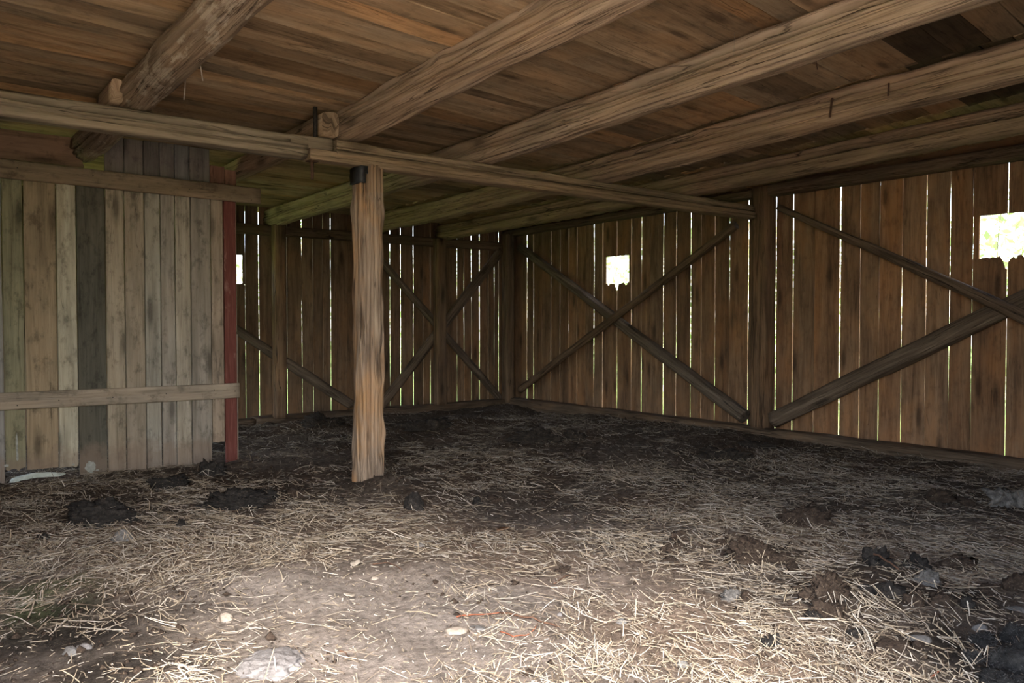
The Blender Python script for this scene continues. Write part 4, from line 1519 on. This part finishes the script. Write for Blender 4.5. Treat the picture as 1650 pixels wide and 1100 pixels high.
DOOR_X0, DOOR_X1, DOOR_Z = -0.55, 1.05, 2.45
GATE_Y = 1.25  # doorway and corner opening sized to bound the sunlit floor
plain_wall('wall_front', 'X', YF - .02, DOOR_X1, 7.0, -.15, 2.66, 'front wall of boards beside the wide doorway', 1)
plain_wall('wall_front', 'X', YF - .02, DOOR_X0, DOOR_X1, DOOR_Z, 2.66, 'boards above the wide doorway', 1)
plain_wall('wall_side', 'Y', XL - .02, GATE_Y, 6.5, -.15, 2.5, 'outer side wall of boards behind the partition end', 1)
plain_wall('wall_side', 'Y', XL - .02, 6.5, 7.4, -.15, 2.42, 'outer side wall of boards behind the partition', 1)
plain_wall('wall_side', 'Y', XL - .02, 7.4, 8.9, 1.5, 2.4, 'boards above the small back doorway', 1)
plain_wall('wall_side', 'Y', XL - .02, YF, GATE_Y, DOOR_Z, 2.6, 'boards above the open barn corner', 1)

# ------------------------------------------------------------------ outdoors
mb = MB()
s = 45
mb.v = [Vector((-s, -s, -.17)), Vector((s, -s, -.17)), Vector((s, s, -.17)), Vector((-s, s, -.17))]
mb.face((0, 1, 2, 3), ((0, 0), (1, 0), (1, 1), (0, 1)), (1, 1, 1))
tag(mb.build('ground', M['grass']), kind='structure', label='grassy meadow outside the barn', cat='ground')
mb = MB()  # unseen pale ground, added to throw warm light indoors
mb.v = [Vector((-14, -16, -.12)), Vector((14, -16, -.12)), Vector((14, YF - .05, -.12)), Vector((XL - .05, YF - .05, -.12)), Vector((XL - .05, 2.5, -.12)), Vector((-14, 2.5, -.12))]
mb.face((0, 1, 2, 3, 4, 5), ((0, 0), (1, 0), (1, 1), (0, 1), (0, .5), (.5, .5)), (1, 1, 1))
tag(mb.build('ground_bounce', M['yard']), kind='structure', label='pale unseen yard added outside the doorway for warm bounce light', cat='ground')


def hedge(name, label, p0, p1, depth, h, n, seed):
    r = np.random.default_rng(seed)
    p0, p1 = np.array(p0), np.array(p1)
    t = r.random(n)
    c = p0[None] + (p1 - p0)[None] * t[:, None]
    nrm = np.array([p1[1] - p0[1], p0[0] - p1[0]])
    nrm = nrm / np.linalg.norm(nrm)
    bumps = fbm(t * 9, t * 0 + seed, seed, 3)
    dd = (r.random(n) - .5) * depth * (.6 + .8 * bumps)
    zz = -.15 + r.random(n) ** .8 * h * (.55 + .8 * bumps)
    ctr = np.stack([c[:, 0] + nrm[0] * dd, c[:, 1] + nrm[1] * dd, zz], 1)
    a = r.normal(size=(n, 3))
    a /= np.linalg.norm(a, axis=1, keepdims=True)
    b = np.cross(a, r.normal(size=(n, 3)))
    b /= np.linalg.norm(b, axis=1, keepdims=True)
    L = r.uniform(.05, .11, n)[:, None]
    w = L * .45
    V = np.stack([ctr - a * L, ctr + b * w, ctr + a * L, ctr - b * w], 1).reshape(-1, 3)
    me = bpy.data.meshes.new(name)
    me.vertices.add(len(V))
    me.vertices.foreach_set('co', V.astype(np.float32).ravel())
    me.loops.add(4 * n)
    me.loops.foreach_set('vertex_index', np.arange(4 * n, dtype=np.int32))
    me.polygons.add(n)
    me.polygons.foreach_set('loop_start', np.arange(0, 4 * n, 4, dtype=np.int32))
    me.update(calc_edges=True)
    pal = np.array([(.30, .38, .15), (.40, .45, .24), (.52, .44, .28), (.50, .50, .36), (.24, .36, .12)])
    col = pal[r.integers(0, 5, n)] * r.uniform(.8, 1.15, n)[:, None]
    at = me.attributes.new('tint', 'FLOAT_COLOR', 'POINT')
    at.data.foreach_set('color', np.repeat(np.concatenate([col, np.ones((n, 1))], 1), 4, 0).astype(np.float32).ravel())
    me.materials.append(M['leaf'])
    o = bpy.data.objects.new(name, me)
    COL.objects.link(o)
    tag(o, label, 'foliage', kind='stuff')


hedge('foliage', 'sunlit undergrowth outside, seen through the side wall gaps', (11.5, -3), (11.5, 12.3), 2.2, 3.2, 16000, 3)
hedge('foliage', 'sunlit undergrowth outside, seen through the back wall gaps', (-6, 14.5), (13, 14.5), 2.2, 3.2, 14000, 5)
# thin stem outside the square vent hole
mb = MB()
q0, q1 = onX(1607, 405, 8.2), onX(1613, 345, 8.2)
tube(mb, [(8.2, q0.y, -.16), (8.2, q0.y, q0.z), (8.2, (q0.y + q1.y) / 2 + .003, (q0.z + q1.z) / 2), (8.2, q1.y, q1.z), (8.2, q1.y - .05, q1.z + .5)], .006, .004, 8)
tag(mb.build('sapling_stem', M['bark_green']), 'thin bent stem standing outside the square vent hole', 'stem')

# ------------------------------------------------------------------ light
world = bpy.data.worlds.new('daylight')
SC.world = world
world.use_nodes = True
wt = world.node_tree
wt.nodes.clear()
wo = wt.nodes.new('ShaderNodeOutputWorld')
bg = wt.nodes.new('ShaderNodeBackground')
sky = wt.nodes.new('ShaderNodeTexSky')
sky.sky_type = 'NISHITA'
sky.sun_disc = False
sky.sun_elevation = math.radians(50)
sky.sun_rotation = math.radians(200)
sky.air_density = 1.0
sky.dust_density = 3.0
mixw = wt.nodes.new('ShaderNodeMix')
mixw.data_type = 'RGBA'
mixw.inputs[0].default_value = 0.65
wt.links.new(sky.outputs['Color'], mixw.inputs[6])
mixw.inputs[7].default_value = (0.62, 0.58, 0.54, 1)
bg.inputs['Strength'].default_value = 1.5
wt.links.new(mixw.outputs[2], bg.inputs['Color'])
wt.links.new(bg.outputs[0], wo.inputs['Surface'])

sd = bpy.data.lights.new('sun', 'SUN')
so = bpy.data.objects.new('sun', sd)
COL.objects.link(so)
sd.energy = 3.0
sd.angle = math.radians(19.0)
sd.color = (1.0, 0.93, 0.85)
so.rotation_euler = Vector((0.508, 0.643, -0.574)).to_track_quat('-Z', 'Y').to_euler()


def portal(loc, rot, sx, sy):
    d = bpy.data.lights.new('daylight_portal', 'AREA')
    d.shape = 'RECTANGLE'
    d.size, d.size_y = sx, sy
    d.cycles.is_portal = True
    o = bpy.data.objects.new('daylight_portal', d)
    COL.objects.link(o)
    o.location = loc
    o.rotation_euler = rot


portal(((DOOR_X0 + DOOR_X1) / 2, YF - .03, DOOR_Z / 2 - .05), (math.pi / 2, 0, 0), DOOR_X1 - DOOR_X0, DOOR_Z + .1)
portal((XL - .04, (YF + GATE_Y) / 2, DOOR_Z / 2 - .05), (math.pi / 2, 0, -math.pi / 2), GATE_Y - YF, DOOR_Z + .1)
portal((XL - .04, 8.1, .7), (math.pi / 2, 0, -math.pi / 2), 1.4, 1.7)

SC.view_settings.view_transform = 'Standard'
SC.view_settings.look = 'None'
SC.view_settings.gamma = 1
SC.view_settings.use_curve_mapping = False
SC.view_settings.exposure = 2.08
cy = SC.cycles
cy.max_bounces = 8
cy.diffuse_bounces = 6
cy.sample_clamp_indirect = 6
cy.use_denoising = True
cy.caustics_reflective = False
cy.caustics_refractive = False
